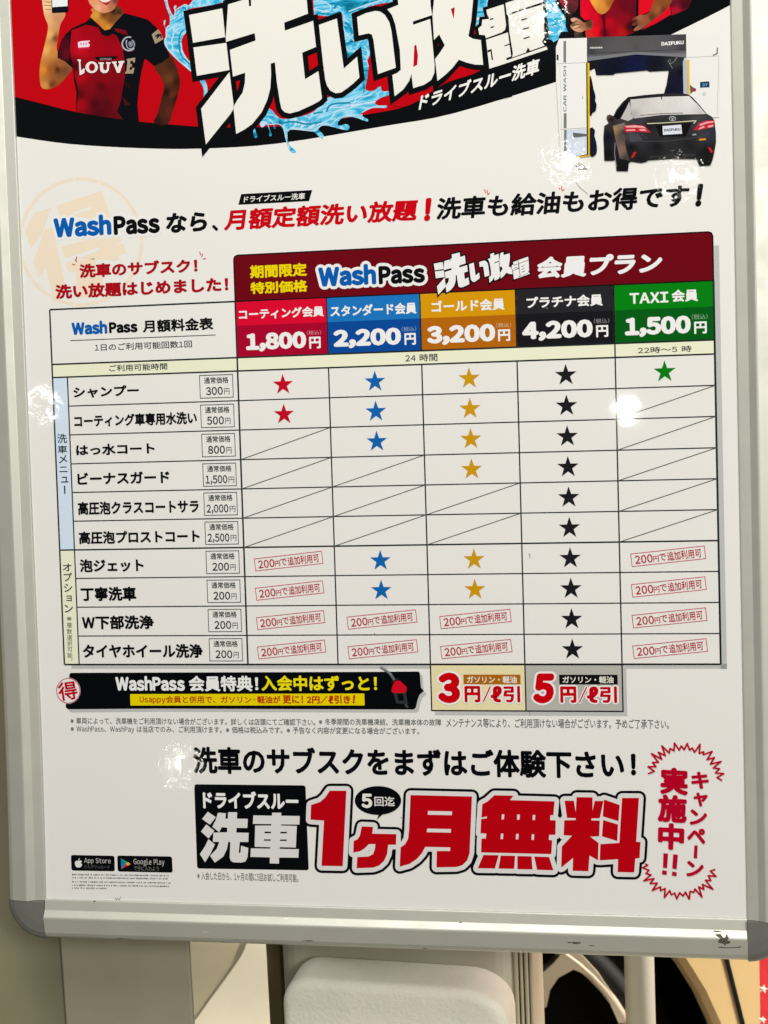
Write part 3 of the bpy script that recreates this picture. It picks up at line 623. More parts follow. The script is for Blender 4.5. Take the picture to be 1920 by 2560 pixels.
car.stroke(px(HD7, [(700, 940), (960, 925), (1260, 905)]), 1.4, (62, 64, 60), 43, False)
car.stroke(px(HD7, [(282, 760), (275, 900), (300, 1060)]), 1.6, (130, 128, 126), 43, False)
car.stroke(px(HD7, [(600, 660), (680, 720)]), 1.0, (70, 68, 70), 43, False)
car.build()

# ---- watermark seal
wm = Ink('watermark_seal')
WMC = (228, 208, 180)
cx, cy = W1(745, 850)
for a0 in range(0, 360, 24):
    wm.stroke(ellipse(cx, cy, 152, 157, 8, a0 + .7, a0 + 23.3), 8, WMC, 1, False, 'none')
for p in ([(215, 515), (405, 460), (300, 760), (170, 925), (105, 720)],
          [(335, 700), (440, 690), (465, 880), (555, 1280), (560, 1330), (440, 1560), (400, 1360), (340, 1160), (260, 1270), (200, 1080), (290, 830)],
          [(465, 435), (990, 260), (1090, 560), (1060, 600), (700, 560), (520, 590)],
          [(520, 905), (800, 830), (1200, 805), (1215, 845), (1130, 880), (1240, 870), (1270, 980), (1180, 1010), (1200, 1065), (560, 1040)],
          [(570, 1090), (900, 1040), (1000, 1250), (1000, 1480), (700, 1500), (690, 1200), (600, 1200)]):
    wm.poly(px(W1, p), WMC, 1)
wm.poly(px(W1, [(640, 520), (860, 440), (850, 480), (660, 545)]), WHITE, 2)
wm.poly(px(W1, [(580, 1040), (950, 910), (970, 950), (600, 1080)]), WHITE, 2)
wm.build()

# ---- headline
hl = Ink('headline_lettering')
def washpass(i, z, w_bl, w_tr, p_bl, p_tr, lv, cw=BLUE, cp=BLACK, bold=.062, **kw):
    i.text('Wash', z(*w_bl), z(*w_tr), cw, lv, bold, **kw); i.text('Pass', z(*p_bl), z(*p_tr), cp, lv, bold, **kw)
washpass(hl, H2, (108, 354), (545, 168), (568, 334), (918, 166), 8, outlines=[(7, (226, 220, 212), 4)])
hl.text('なら', H2(965, 318), H2(1290, 146), BLACK, 8, .045, .10)
hl.text('、', H2(1322, 302), H2(1368, 250), BLACK, 8, .045)
hl.text('月額定額洗い放題', H3(55, 335), H3(1452, 106), (190, 0, 14), 8, .038, .17)
hl.text('！', H3(1485, 268), H3(1545, 98), (190, 0, 14), 8, .06, .12)
hl.text('洗車も給油もお得です', H4(65, 270), H4(1492, 66), BLACK, 8, .034, .14)
hl.text('！', H4(1518, 196), H4(1568, 64), BLACK, 8, .06, .14)
for (x, y) in ((355, 112), (772, 92)):
    for d in ((-16, -16, -10, 6), (-2, -12, 2, 12), (14, 4, 2, 16)): hl.line(H4(x + d[0], y + d[1]), H4(x + d[2], y + d[3]), 2.6, (205, 110, 95), 8)
hl_o = hl.build()
tg = Ink('black_tag', hl_o)
tg.poly(px(H3, [(180, 72), (688, 43), (665, 122), (160, 148)]), BLACK, 8)
tg.text('ドライブスルー洗車', H3(198, 134), H3(640, 62), (225, 218, 205), 10, .02, .15)
tg.build()

it = Ink('intro_lettering')
it.text('洗車のサブスク！', H2(305, 662), H2(1208, 508), DRED, 8, .046)
it.text('洗い放題はじめました！', H2(120, 824), H2(1445, 650), DRED, 8, .046)
for (x, y, sg) in ((270, 530, -1), (1250, 485, 1)):
    for k, (a, b, c, d) in enumerate(((12, -34, 8, -6), (-2, -12, 14, 8), (-24, 24, 2, 30)) if sg < 0 else ((-24, -28, -16, 0), (0, -10, -10, 14), (26, 26, 0, 30))):
        it.line(H2(x + a, y + b), H2(x + c, y + d), 2.4, (190, 80, 80), 8)
it.build()

# ---- price table
GX = [-944., -903.04, -444.52, -207.23, 30.84, 268.94, 508.5, 746.51]
GY = [-301.4, -226.16, -151.52, -76.05, -1.34, 73.44, 148.53, 223.35, 298.83, 374.71, 449.82]
YT, YH = -477.02, -335.24
pt = Ink('price_table', None, 'price grid with ten service rows and five plan columns')
CRE = (226, 222, 190); BAR = (202, 212, 220)
def rect(i, u0, v0, u1, v1, col, lv): i.poly([(u0, v0), (u1, v0), (u1, v1), (u0, v1)], col, lv, plane=True)
SH = (182, 178, 170)
rect(pt, 746, -560, 761, 462, SH, 2); rect(pt, -925, 449, 761, 461, SH, 2)
rect(pt, GX[0], YT, GX[7], GY[10], WHITE, 4)
rect(pt, GX[0], YH, GX[7], GY[0], CRE, 6)
rect(pt, GX[0], GY[0], GX[1], GY[6], BAR, 6); rect(pt, GX[0], GY[6], GX[1], GY[10], CRE, 6)
n = 12
def hline(v, u0, u1, w=2.4, lv=10): pt.line((u0, v), (u1, v), w * 1.2, LINE, lv, True)
def vline(u, v0, v1, w=2.8, lv=12): pt.line((u, v0), (u, v1), w * 1.2, LINE, lv, True)
hline(YT, GX[0], GX[2], 3.4); hline(YH, GX[0], GX[7], 3.4); hline(GY[0], GX[0], GX[7], 3.2)
for r in range(1, 10): hline(GY[r], GX[0] if r == 6 else GX[1], GX[7], 3.2 if r == 6 else 2.4)
hline(GY[10], GX[0], GX[7], 3.6)
vline(GX[0], YT, GY[10], 3.4); vline(GX[1], GY[0], GY[10]); vline(GX[2], YT, GY[10], 3.6); vline(GX[7], YT, GY[10], 4)
for c in (3, 4, 5): vline(GX[c], GY[0], GY[10])
vline(GX[6], YH, GY[10])
for c, rows in ((2, (2, 3, 4, 5)), (3, (3, 4, 5)), (4, (4, 5)), (6, (1, 2, 3, 4, 5))):
    for r in rows: pt.line((GX[c], GY[r + 1]), (GX[c + 1], GY[r]), 2.0, (74, 78, 66), 14, True)
washpass(pt, P5, (237, 290), (497, 180), (513, 277), (722, 186), 14)
pt.text('月額料金表', P5(763, 272), P5(1282, 156), BLACK, 14, .035)
pt.line(P5(225, 330), P5(1300, 288), 1.8, LINE, 14)
TXT = (42, 44, 46)
pt.text('1日のご利用可能回数1回', P5(408, 408), P5(1125, 328), TXT, 14, .01)
pt.text('ご利用可能時間', P5(515, 560), P5(942, 495), TXT, 14, .012)
pt.text('24 時間', P6(1345, 1022), P6(1580, 958), TXT, 14, .01)
pt.text('22時〜5 時', P7(1168, 795), P7(1460, 750), TXT, 14, .008)
for ch, (x0, y0, x1, y1) in zip('洗車メニュ', ((398, 852, 462, 785), (400, 922, 464, 866), (408, 990, 464, 932), (412, 1052, 466, 1012), (424, 1124, 472, 1082))):
    pt.text(ch, V1(x0, y0), V1(x1, y1), TXT, 14, .012)
pt.line(V1(446, 1145), V1(448, 1202), 3.2, TXT, 14)
for ch, (x0, y0, x1, y1) in zip('オプション', ((436, 1736, 494, 1682), (442, 1806, 498, 1746), (444, 1880, 500, 1822), (460, 1944, 496, 1904), (448, 2022, 504, 1968))):
    pt.text(ch, V1(x0, y0), V1(x1, y1), TXT, 14, .012)
for ch, (y1, y0) in zip('※複数選択可能', ((116, 142), (154, 192), (198, 236), (242, 280), (284, 318), (324, 358), (364, 400))):
    pt.text(ch, V2(462 + (y0 - 140) * .02, y0), V2(496 + (y0 - 140) * .02, y1), (70, 72, 62), 14)
pt.text('。', V2(492, 418), V2(502, 406), (70, 72, 62), 14)
for s, a, b in (('シャンプー', (318, 165), (600, 106)), ('コーティング車専用水洗い', (322, 292), (850, 222)), ('はっ水コート', (330, 414), (668, 356)), ('ビーナスガード', (336, 540), (732, 478)), ('高圧泡クラスコートサラ', (338, 670), (858, 602)), ('高圧泡プロストコート', (342, 796), (862, 732)), ('泡ジェット', (346, 917), (620, 857)), ('丁寧洗車', (350, 1042), (588, 978)), ('W下部洗浄', (356, 1164), (664, 1102)), ('タイヤホイール洗浄', (360, 1288), (875, 1226))):
    pt.text(s, L_(*a), L_(*b), BLACK, 14, .04)
pt_o = pt.build()

# regular price tags
b0 = [back(*L_(863, 66)), back(*L_(1009, 160))]; b9 = [back(*L_(903, 1205)), back(*L_(1048, 1300))]
tu0, tu1 = (b0[0][0] + b9[0][0]) / 2, (b0[1][0] + b9[1][0]) / 2
tv0, tv1 = ((b0[0][1] - GY[0]) + (b9[0][1] - GY[9])) / 2, ((b0[1][1] - GY[0]) + (b9[1][1] - GY[9])) / 2
for r, s in enumerate(('300', '500', '800', '1,500', '2,000', '2,500', '200', '200', '200', '200')):
    g = Ink('price_tag', pt_o)
    v0, v1 = GY[r] + tv0, GY[r] + tv1
    q = [(tu0, v0), (tu1, v0), (tu1, v1), (tu0, v1)]
    g.stroke(q, 1.8, (52, 60, 52), 14, join='miter', plane=True)
    at = lambda a, b: (tu0 + (tu1 - tu0) * a, v0 + (v1 - v0) * b)
    g.text('通常価格', at(.13, .37), at(.87, .09), TXT, 14, .012, plane=True)
    a, b, c, d = (.18, .69, .73, .89) if len(s) == 3 else (.07, .73, .77, .94)
    g.text(s, at(a, .88 if len(s) == 3 else .93), at(b, .52), TXT, 14, .02, plane=True); g.text('円', at(c, .87), at(d, .60), TXT, 14, plane=True)
    g.build()

# plan headers
ph = Ink('plan_heading', pt_o, 'dark red heading panel with white lettering')
vt = -593.0
ph.poly([(GX[2], YT), (GX[2], vt + 10), (GX[2] + 3, vt + 3), (GX[2] + 10, vt), (GX[7] - 10, vt), (GX[7] - 3, vt + 3), (GX[7], vt + 10), (GX[7], YT)], (102, 2, 14), 6, plane=True)
ph.stroke([(GX[2], YT), (GX[2], vt + 10), (GX[2] + 3, vt + 3), (GX[2] + 10, vt), (GX[7] - 10, vt), (GX[7] - 3, vt + 3), (GX[7], vt + 10), (GX[7], YT)], 3.4, (16, 8, 10), 8, True, plane=True)
YL2 = (225, 198, 0)
ph.text('期間限定', P6(195, 404), P6(612, 286), YL2, 12, .04); ph.text('特別価格', P6(198, 520), P6(618, 412), YL2, 12, .04)
washpass(ph, P6, (702, 468), (1125, 292), (1147, 450), (1487, 296), 22, outlines=[(7.5, (226, 220, 212), 16)])
ph.text('会員プラン', P7(610, 387), P7(1306, 236), (226, 220, 214), 12, .05, .13)
# the small repeat of the title
src = {'sen': ((113, -270), (1262, 1248)), 'i': None}
def main_px(key):
    return [px(z, p) for z, p in TITLE[key]]
def bbox(ls):
    a = np.array([q for l in ls for q in l]); return a.min(0), a.max(0)
mini = {'sen': [S8(135, 268), S8(628, 760), (.0, 0)], 'i': [S8(622, 285), S8(905, 580)], 'ho': [S8(880, 165), S8(1225, 590)], 'dai': [S8(1200, 230), S8(1465, 545)]}
mini['sen'][0] = S8(135, 172)
for key in ('sen', 'i', 'ho', 'dai'):
    loops = main_px(key); lo, hi = bbox(loops); a, b = np.array(mini[key][0]), np.array(mini[key][1])
    out = [[tuple(a + (np.array(q) - lo) / (hi - lo) * (b - a)) for q in l] for l in loops]
    for l in out: ph.stroke(l, 7 if key != 'dai' else 5.5, (12, 8, 10), 12, join='miter')
    for l in out: ph.poly(l, (226, 220, 212), 26)
    if key == 'dai':
        for (bx, by) in ((.16, .36), (.17, .5), (.55, .42), (.56, .54), (.57, .66)):
            c = a + (b - a) * np.array((bx, by)); ph.line((c[0], c[1] + 1), (c[0] + 8, c[1] - 1.5), 1.4, (60, 56, 54), 28)
ph.build()
cells = [((208, 4, 42), (160, 0, 38), 'red'), ((24, 108, 172), (4, 66, 138), 'blue'), ((204, 140, 4), (172, 94, 6), 'gold'), ((34, 33, 36), (20, 19, 22), 'black'), ((0, 118, 12), (0, 84, 16), 'green')]
plan_txt = [[('コーティング会員', P6, (112, 710), (738, 606))], [('スタンダード会員', P6, (790, 690), (1425, 578))], [('ゴールド会員', P7, (42, 572), (440, 490))], [('プラチナ会員', P7, (560, 550), (975, 468))], [('TAXI', P7, (1122, 524), (1333, 456)), ('会員', P7, (1352, 514), (1495, 441))]]
price_txt = [('1,800', P6, (165, 950), (607, 793), (633, 924), (715, 833), (615, 822), (718, 786)), ('2,200', P6, (813, 926), (1310, 765), (1338, 897), (1420, 806), (1318, 797), (1423, 758)),
             ('3,200', P7, (18, 752), (388, 630), (405, 728), (470, 661), (395, 653), (475, 624)), ('4,200', P7, (537, 730), (920, 606), (940, 706), (1005, 638), (928, 631), (1010, 601)), ('1,500', P7, (1097, 708), (1455, 585), (1475, 687), (1543, 618), (1462, 609), (1547, 577))]
for c in range(5):
    pc = Ink('plan_cell', pt_o, cells[c][2] + ' plan cell with its monthly price in white')
    u0, u1 = GX[c + 2] + 1.6, GX[c + 3] - 1.6; vm = YT + (YH - YT) * .435
    rect(pc, u0, YT + 1, u1, vm, cells[c][0], 8); rect(pc, u0, vm, u1, YH - 1.5, cells[c][1], 8)
    pc.line((GX[c + 2], YT), (GX[c + 3], YT), 2.6, (16, 10, 12), 9, True)
    if c: pc.line((GX[c + 2], YT), (GX[c + 2], YH), 3, (16, 14, 16), 9, True)
    W = (228, 222, 214)
    for s, z, a, b in plan_txt[c]: pc.text(s, z(*a), z(*b), W, 12, .036)
    s, z, a, b, a2, b2, a3, b3 = price_txt[c]
    pc.text(s, z(*a), z(*b), W, 12, .065); pc.text('円', z(*a2), z(*b2), W, 12, .035)
    pc.text('(税込)', z(*a3), z(*b3), tuple(int(.6 * x + .4 * y) for x, y in zip(W, cells[c][1])), 12, .0)
    pc.build()

# stars and stamps: one mesh per colour, then copies
def star_ink(col):
    i = Ink('star', pt_o)
    i.poly([(math.sin(math.radians(36 * k)) * (27.5 if k % 2 == 0 else 10.7), -math.cos(math.radians(36 * k)) * (27.5 if k % 2 == 0 else 10.7)) for k in range(10)], col, 14, plane=True)
    return i.build()
STARS = [((185, 4, 30), 2, (0, 1)), ((10, 92, 158), 3, (0, 1, 2, 6, 7)), ((196, 140, 8), 4, (0, 1, 2, 3, 6, 7)), ((24, 24, 27), 5, tuple(range(10))), ((0, 116, 14), 6, (0,))]
for col, c, rows in STARS:
    src_o = None
    for r in rows:
        if src_o is None: o = src_o = star_ink(col)
        else:
            o = src_o.copy(); COL.objects.link(o); o.parent = pt_o
        o.location = (K * (GX[c] + GX[c + 1]) / 2 - K * 1, -K * ((GY[r] + GY[r + 1]) / 2 + 1), 0)
def stamp_ink():
    i = Ink('red_stamp', pt_o); SC = (172, 22, 46); a = math.radians(-5.6)
    Rr = np.array([[math.cos(a), -math.sin(a)], [math.sin(a), math.cos(a)]])
    q = [tuple(Rr @ np.array(p)) for p in ((-89, -15.5), (89, -15.5), (89, 15.5), (-89, 15.5))]
    i.stroke(q, 1.7, (186, 60, 76), 14, join='miter', plane=True)
    for s, u0, v0, u1, v1, bd in (('200', -80, 10, -38, -9.5, .02), ('円', -36, 10, -23, -4, .01), ('で', -22, 9, -5, -7.5, .012), ('追加利用可', -2, 11, 80, -10.5, .012)):
        c = np.array([[u0, v0], [u1, v0], [u1, v1], [u0, v1]], float); c = [Rr @ p for p in c]
        # rotate the box of every piece about the stamp centre
        v, f = glyphs(s); lo, hi = v.min(0), v.max(0); t = (v - lo) / (hi - lo)
        for j, off in enumerate([(0, 0), (bd, 0), (-bd, 0), (0, bd), (0, -bd)]):
            tt = t + np.array(off) / (hi - lo)
            uv = c[0] * ((1 - tt[:, :1]) * (1 - tt[:, 1:])) + c[1] * (tt[:, :1] * (1 - tt[:, 1:])) + c[2] * (tt[:, :1] * tt[:, 1:]) + c[3] * ((1 - tt[:, :1]) * tt[:, 1:])
            i.raw([tuple(p) for p in uv], f, SC, 15 * STEP + j * 1.5e-6, True)
    return i.build()
st0 = None
for c, rows in ((2, (6, 7, 8, 9)), (3, (8, 9)), (4, (8, 9)), (6, (6, 7, 8, 9))):
    for r in rows:
        if st0 is None: o = st0 = stamp_ink()
        else:
            o = st0.copy(); COL.objects.link(o); o.parent = pt_o
        o.location = (K * ((GX[c] + GX[c + 1]) / 2 - 2), -K * ((GY[r] + GY[r + 1]) / 2 - 1), 0)

# ---- benefit banner
bb = Ink('benefit_banner', None, 'black banner with white and yellow lettering')
bp = px(B1, [(178, 150), (190, 140), (300, 139)]) + px(B2, [(1000, 122), (1432, 119), (1443, 130), (1446, 180), (1452, 245), (1474, 268), (1440, 298), (1424, 340), (1412, 398), (1395, 411)]) + px(B1, [(900, 436), (168, 442), (150, 430), (146, 410), (152, 385)])
bb.poly([(x + 7, y + 8) for x, y in bp], SH, 3); bb.poly(bp, BLACK, 6)
bb.text('WashPass', B1(563, 288), B1(1133, 166), (226, 222, 214), 10, .05)
bb.text('会員特典！', B1(1170, 292), B2(200, 152), (226, 222, 214), 10, .035)
bb.text('入会中はずっと！', B2(228, 268), B2(1112, 150), (228, 208, 10), 10, .035)
bb_o = bb.build()
ys = Ink('yellow_strip', bb_o)
ys.poly(round_rect([B1(681, 316), B2(1016, 288), B2(1019, 380), B1(684, 411)], 2), (222, 196, 0), 8)
RB = (176, 34, 8)
ys.text('Usappy会員と併用で、ガソリン', B1(762, 398), B2(148, 308), RB, 10, .02)
ys.text('・', B2(165, 342), B2(180, 328), (150, 140, 40), 10)
ys.text('軽油が', B2(195, 364), B2(372, 306), RB, 10, .03); ys.text('更に！', B2(390, 366), B2(545, 302), RB, 10, .03)
ys.text('2円/', B2(575, 366), B2(735, 305), RB, 10, .04); ys.text('ℓ', B2(740, 366), B2(778, 304), RB, 10, .045); ys.text('引き', B2(786, 366), B2(908, 302), RB, 10, .04); ys.text('！', B2(926, 364), B2(948, 300), RB, 10, .05, .1)
ys.build()
sl = Ink('round_seal', bb_o)
c = B1(168, 288)
sl.poly(ellipse(c[0], c[1], 30.5, 32.5), (226, 216, 210), 10); sl.stroke(ellipse(c[0], c[1], 29, 31), 1.8, (170, 30, 50), 12, join='none')
sl.text('得', B1(88, 366), B1(240, 212), (178, 0, 26), 14, .022, rot=-8)
sl.build()
nz = Ink('fuel_nozzle', bb_o)
nz.stroke(smooth_loop(px(B2, [(1140, 86), (1205, 128), (1235, 165), (1250, 190)]), 4, False), 6.5, (92, 92, 92), 12, False); nz.stroke(smooth_loop(px(B2, [(1136, 82), (1200, 120), (1228, 150)]), 4, False), 2.0, (150, 150, 148), 18, False)
nz.poly(px(B2, [(1240, 285), (1335, 275), (1352, 372), (1262, 365)]), (46, 44, 46), 12); nz.poly(px(B2, [(1268, 290), (1310, 288), (1322, 340), (1280, 345)]), (8, 8, 10), 14)
nz.poly(smooth_loop(px(B2, [(1250, 198), (1285, 188), (1312, 212), (1338, 236), (1338, 278), (1290, 284), (1230, 280), (1228, 245)]), 2), (196, 12, 30), 15)
nz.line(B2(1225, 205), B2(1280, 170), 3, (40, 36, 36), 16)
nz.line(B2(1330, 372), B2(1352, 396), 5, (70, 70, 72), 14)
nz.build()

# ---- discount cells
for k, (z0, z1, bg, ul, ur, lab, big, q1, q2, lb, t1, t2, e1, e2) in enumerate((
        (52, 415, (222, 206, 158), GX[4], GX[5], (166, 94, 6), '3', (107, 362), (278, 126), [(303, 143), (740, 143), (742, 217), (305, 216)], (330, 208), (712, 154), (313, 356), (738, 229)),
        (785, 425, (174, 168, 156), GX[5], GX[6], (14, 15, 16), '5', (833, 364), (1010, 133), [(1038, 144), (1486, 144), (1488, 218), (1040, 217)], (1065, 208), (1455, 155), (1048, 360), (1482, 233)))):
    d = Ink('discount_cell', None, ('gold' if k == 0 else 'grey') + ' fuel discount cell with big red number')
    vb = back(*B3(60 if k == 0 else 1500, 418 if k == 0 else 425))[1]
    rect(d, ul + 8, 455, ur + 10, vb + 12, SH, 3)
    rect(d, ul, 451.8, ur, vb, bg, 6)
    d.stroke([(ul, 450.5 + k * .0), (ur, 450.5), (ur, vb), (ul, vb)], 3.2, (20, 20, 18), 13 + 3 * k, join='miter', plane=True)
    OUT = (228, 220, 212)
    d.text(big, B3(*q1), B3(*q2), (192, 0, 12), 20, .07, .10 if k else .02, outlines=[(5, OUT, 16)])
    d.poly(px(B3, lb), lab, 20); d.text('ガソリン・軽油', B3(*t1), B3(*t2), (222, 214, 196), 22, .025)
    w = (e2[0] - e1[0])
    d.text('円', B3(e1[0], e1[1]), B3(e1[0] + w * .28, e2[1]), (186, 0, 14), 20, .05, outlines=[(3.6, OUT, 16)])
    d.text('/', B3(e1[0] + w * .33, e1[1]), B3(e1[0] + w * .47, e2[1]), (186, 0, 14), 20, .04, outlines=[(3.6, OUT, 16)])
    d.text('ℓ', B3(e1[0] + w * .47, e1[1]), B3(e1[0] + w * .67, e2[1]), (186, 0, 14), 20, .05, outlines=[(3.6, OUT, 16)])
    d.text('引', B3(e1[0] + w * .70, e1[1]), B3(e1[0] + w, e2[1]), (186, 0, 14), 20, .04, outlines=[(3.6, OUT, 16)])
    d.build()

# ---- footnote
fn = Ink('footnote_lettering')
FT = (96, 96, 90)
cuts = [('※車両によって、洗車機をご利用頂けない場合がございます。詳しくは店頭にてご確認下さい。', B1(188, 564), B2(640, 482)), ('※冬季期間の洗車機凍結、洗車機本体の故障', B2(668, 530), B3(132, 484)), ('メンテナンス等により、ご利用頂けない場合がございます。予めご了承下さい。', B4(210, 322), B4(1212, 285))]
for s, a, b in cuts: fn.text(s, a, b, FT, 8, .012)
fn.text('※WashPass、WashPay は当店でのみ、ご利用頂けます。※価格は税込みです。※予告なく内容が変更になる場合がございます。', B1(190, 638), B2(1437, 550), FT, 8, .012)
fn.build()

# ---- trial offer
th = Ink('trial_headline')
th.text('洗車のサブスクをまずはご体験下さい', M4(80, 270), M5(930, 112), BLACK, 8, .037)
th.text('！', M5(966, 240), M5(990, 130), BLACK, 8, .05)
th.text('※入会した日から、1ヶ月の間に5回お試しご利用可能。', N3(165, 1362), N3(1393, 1293), (105, 100, 92), 8, .01)
th.build()
tb = Ink('trial_banner', None, 'big red free trial lettering with white and black outline')
SEN = [[(290, 533), (388, 600), (318, 692), (220, 622)], [(272, 688), (370, 765), (300, 860), (207, 775)], [(298, 868), (378, 932), (320, 1050), (256, 1150), (194, 1050), (262, 945)],
       [(415, 545), (512, 552), (505, 618), (535, 618), (538, 540), (648, 540), (645, 618), (778, 620), (772, 732), (640, 730), (638, 788), (788, 790), (785, 902), (680, 902), (668, 1030), (678, 1040), (690, 1028), (696, 948), (785, 975), (775, 1090), (750, 1140), (700, 1154), (600, 1150), (570, 1130), (558, 1090), (565, 902), (540, 902), (525, 985), (480, 1080), (375, 1155), (318, 1070), (400, 985), (430, 902), (352, 900), (358, 788), (436, 786), (526, 784), (528, 728), (460, 722), (430, 785), (345, 715), (385, 640)]]
SHA_O = [(1075, 545), (1186, 545), (1186, 582), (1412, 586), (1408, 690), (1185, 688), (1184, 702), (1376, 706), (1364, 970), (1168, 966), (1168, 986), (1400, 990), (1396, 1094), (1160, 1092), (1158, 1166), (1046, 1164), (1048, 1090), (810, 1084), (816, 980), (1052, 984), (1052, 966), (862, 962), (868, 702), (1064, 702), (1066, 684), (840, 682), (846, 578), (1072, 582)]
SHA_H = [[(982, 776), (1062, 776), (1060, 796), (980, 796)], [(1176, 778), (1256, 778), (1256, 798), (1174, 798)], [(976, 870), (1058, 870), (1056, 888), (974, 888)], [(1172, 872), (1254, 872), (1254, 890), (1170, 890)]]
tb.poly(round_rect(px(N3, [(124, 198), (1482, 212), (1522, 1248), (160, 1226)]), 7), BLACK, 6)
tb.text('ドライブスルー', N3(235, 490), N3(1393, 294), (228, 223, 212), 10, .045)
CW2 = (212, 206, 198)
for p in SEN: tb.poly(px(N3, p), CW2, 10)
tb.poly(px(N3, SHA_O), CW2, 10, [px(N3, h) for h in SHA_H])
RDS = [(N1, [(280, 122), (418, 122), (388, 748), (212, 745), (232, 370), (120, 362), (125, 240), (200, 215), (242, 178)], []),
       (N1, [(545, 418), (640, 422), (632, 478), (832, 482), (830, 570), (765, 570), (755, 650), (730, 705), (690, 742), (640, 760), (503, 765), (508, 672), (600, 668), (640, 648), (655, 600), (658, 565), (605, 565), (570, 600), (530, 625), (475, 635), (478, 540), (510, 525), (530, 495)], []),
       (N1, [(950, 158), (1460, 170), (1440, 640), (1420, 700), (1380, 740), (1330, 755), (1165, 758), (1168, 622), (1278, 622), (1280, 592), (1072, 588), (1045, 640), (1000, 690), (940, 730), (860, 752), (868, 592), (905, 565), (930, 520), (938, 440)], [[(1095, 290), (1295, 294), (1292, 325), (1092, 321)], [(1088, 436), (1286, 440), (1284, 470), (1085, 466)]]),
       (N2, [(185, 160), (345, 163), (315, 200), (685, 210), (675, 325), (650, 325), (648, 366), (695, 368), (692, 488), (640, 488), (637, 530), (665, 533), (658, 648), (75, 634), (78, 520), (115, 518), (118, 478), (70, 475), (76, 356), (122, 352), (124, 335), (78, 345), (85, 235), (130, 210)],
        [[(248, 318), (268, 318), (265, 360), (245, 360)], [(375, 320), (397, 320), (394, 362), (373, 362)], [(504, 323), (525, 323), (522, 365), (502, 365)], [(240, 478), (260, 478), (257, 523), (237, 523)], [(366, 480), (387, 480), (384, 525), (364, 525)], [(496, 484), (516, 484), (513, 530), (493, 530)]]),
       (N2, [(95, 655), (222, 657), (190, 767), (48, 765)], []), (N2, [(238, 660), (358, 662), (350, 770), (220, 768)], []), (N2, [(376, 664), (494, 666), (502, 775), (377, 773)], []), (N2, [(516, 668), (640, 672), (675, 782), (540, 778)], []),
       (N2, [(868, 175), (1000, 177), (1000, 290), (1018, 207), (1090, 207), (1060, 350), (990, 352), (990, 368), (1060, 370), (1055, 500), (980, 503), (1050, 555), (1045, 700), (975, 660), (965, 790), (835, 787), (838, 680), (740, 760), (745, 585), (830, 495), (760, 492), (765, 368), (860, 365), (860, 350), (788, 348), (768, 205), (845, 205), (860, 300)], []),
       (N2, [(1095, 195), (1225, 240), (1215, 375), (1085, 335)], []), (N2, [(1088, 365), (1212, 402), (1205, 540), (1078, 500)], []),
       (N2, [(1245, 182), (1385, 182), (1362, 545), (1398, 548), (1390, 680), (1355, 685), (1345, 800), (1208, 797), (1212, 690), (1060, 700), (1065, 565), (1222, 555)], [])]
for z, p, h in RDS: tb.stroke(px(z, p), 36, BLACK, 10)
for z, p, h in RDS: tb.stroke(px(z, p), 23, (214, 207, 198), 15)
for z, p, h in RDS: tb.poly(px(z, p), RED, 20, [px(z, q) for q in h])
for z, p, h in RDS:
    for q in h: tb.poly(px(z, q), (214, 207, 198), 19)
tb_o = tb.build()
sb = Ink('speech_bubble', tb_o)
c = N1(680, 203)
sb.poly([N1(690, 315), N1(668, 362), N1(735, 305)], BLACK, 21); sb.poly(ellipse(c[0], c[1], 58, 36), BLACK, 22)
sb.text('5', N1(545, 264), N1(632, 146), (224, 216, 202), 24, .05); sb.text('回迄', N1(652, 249), N1(818, 170), (214, 208, 196), 24, .02)
sb.build()

# ---- campaign burst
cb = Ink('campaign_burst', None, 'red zigzag burst round vertical red lettering')
CR = (176, 2, 34)
ztop = [(290, 550), (365, 520), (290, 465), (385, 465), (345, 415), (415, 412), (332, 308), (455, 375), (415, 292), (498, 332), (456, 215), (545, 300), (555, 245), (602, 272), (608, 182), (665, 265), (690, 215), (725, 260), (760, 186), (790, 265), (820, 240), (850, 290), (915, 196), (905, 305), (958, 285), (955, 320), (1060, 282), (1000, 380), (1088, 355), (1040, 435), (1168, 402), (1075, 480), (1150, 490), (1100, 540), (1200, 548), (1120, 595), (1180, 632)]
zbot = [(255, 1632), (285, 1650), (225, 1680), (300, 1710), (265, 1750), (325, 1765), (240, 1838), (360, 1810), (315, 1870), (400, 1865), (342, 1953), (440, 1910), (440, 1955), (495, 1930), (487, 2038), (550, 1955), (570, 2005), (610, 1985), (635, 2053), (670, 1980), (710, 2020), (740, 1975), (785, 2058), (795, 1965), (840, 1975), (855, 1935), (938, 2033), (900, 1910), (960, 1940), (945, 1880), (1068, 1938), (980, 1830), (1045, 1835), (1015, 1775), (1108, 1785), (1040, 1720), (1100, 1700)]
cb.stroke(px(U1, ztop), 4.2, CR, 30, False, 'round'); cb.stroke(px(U1, zbot), 4.2, CR, 30, False, 'round')
for ch, (x0, y0, x1, y1) in (('キ', (812, 728, 1020, 525)), ('ャ', (838, 942, 1006, 775)), ('ン', (792, 1166, 998, 980)), ('ペ', (762, 1388, 980, 1205)), ('ン', (752, 1786, 957, 1600)), ('実', (440, 800, 770, 475)), ('施', (412, 1132, 755, 803)), ('中', (412, 1460, 722, 1145))):
    cb.text(ch, U1(x0, y0), U1(x1, y1), CR, 30, .05 if ch in '実施中' else .045, rot=2.5)
for p in ([(848, 1410), (886, 1412), (879, 1568), (838, 1566)], [(475, 1505), (530, 1510), (518, 1685), (470, 1680)], [(462, 1710), (517, 1718), (513, 1768), (458, 1760)], [(592, 1518), (648, 1525), (634, 1698), (582, 1690)], [(580, 1725), (635, 1735), (631, 1782), (577, 1775)]):
    cb.poly(px(U1, p), CR, 30)
cb.build()

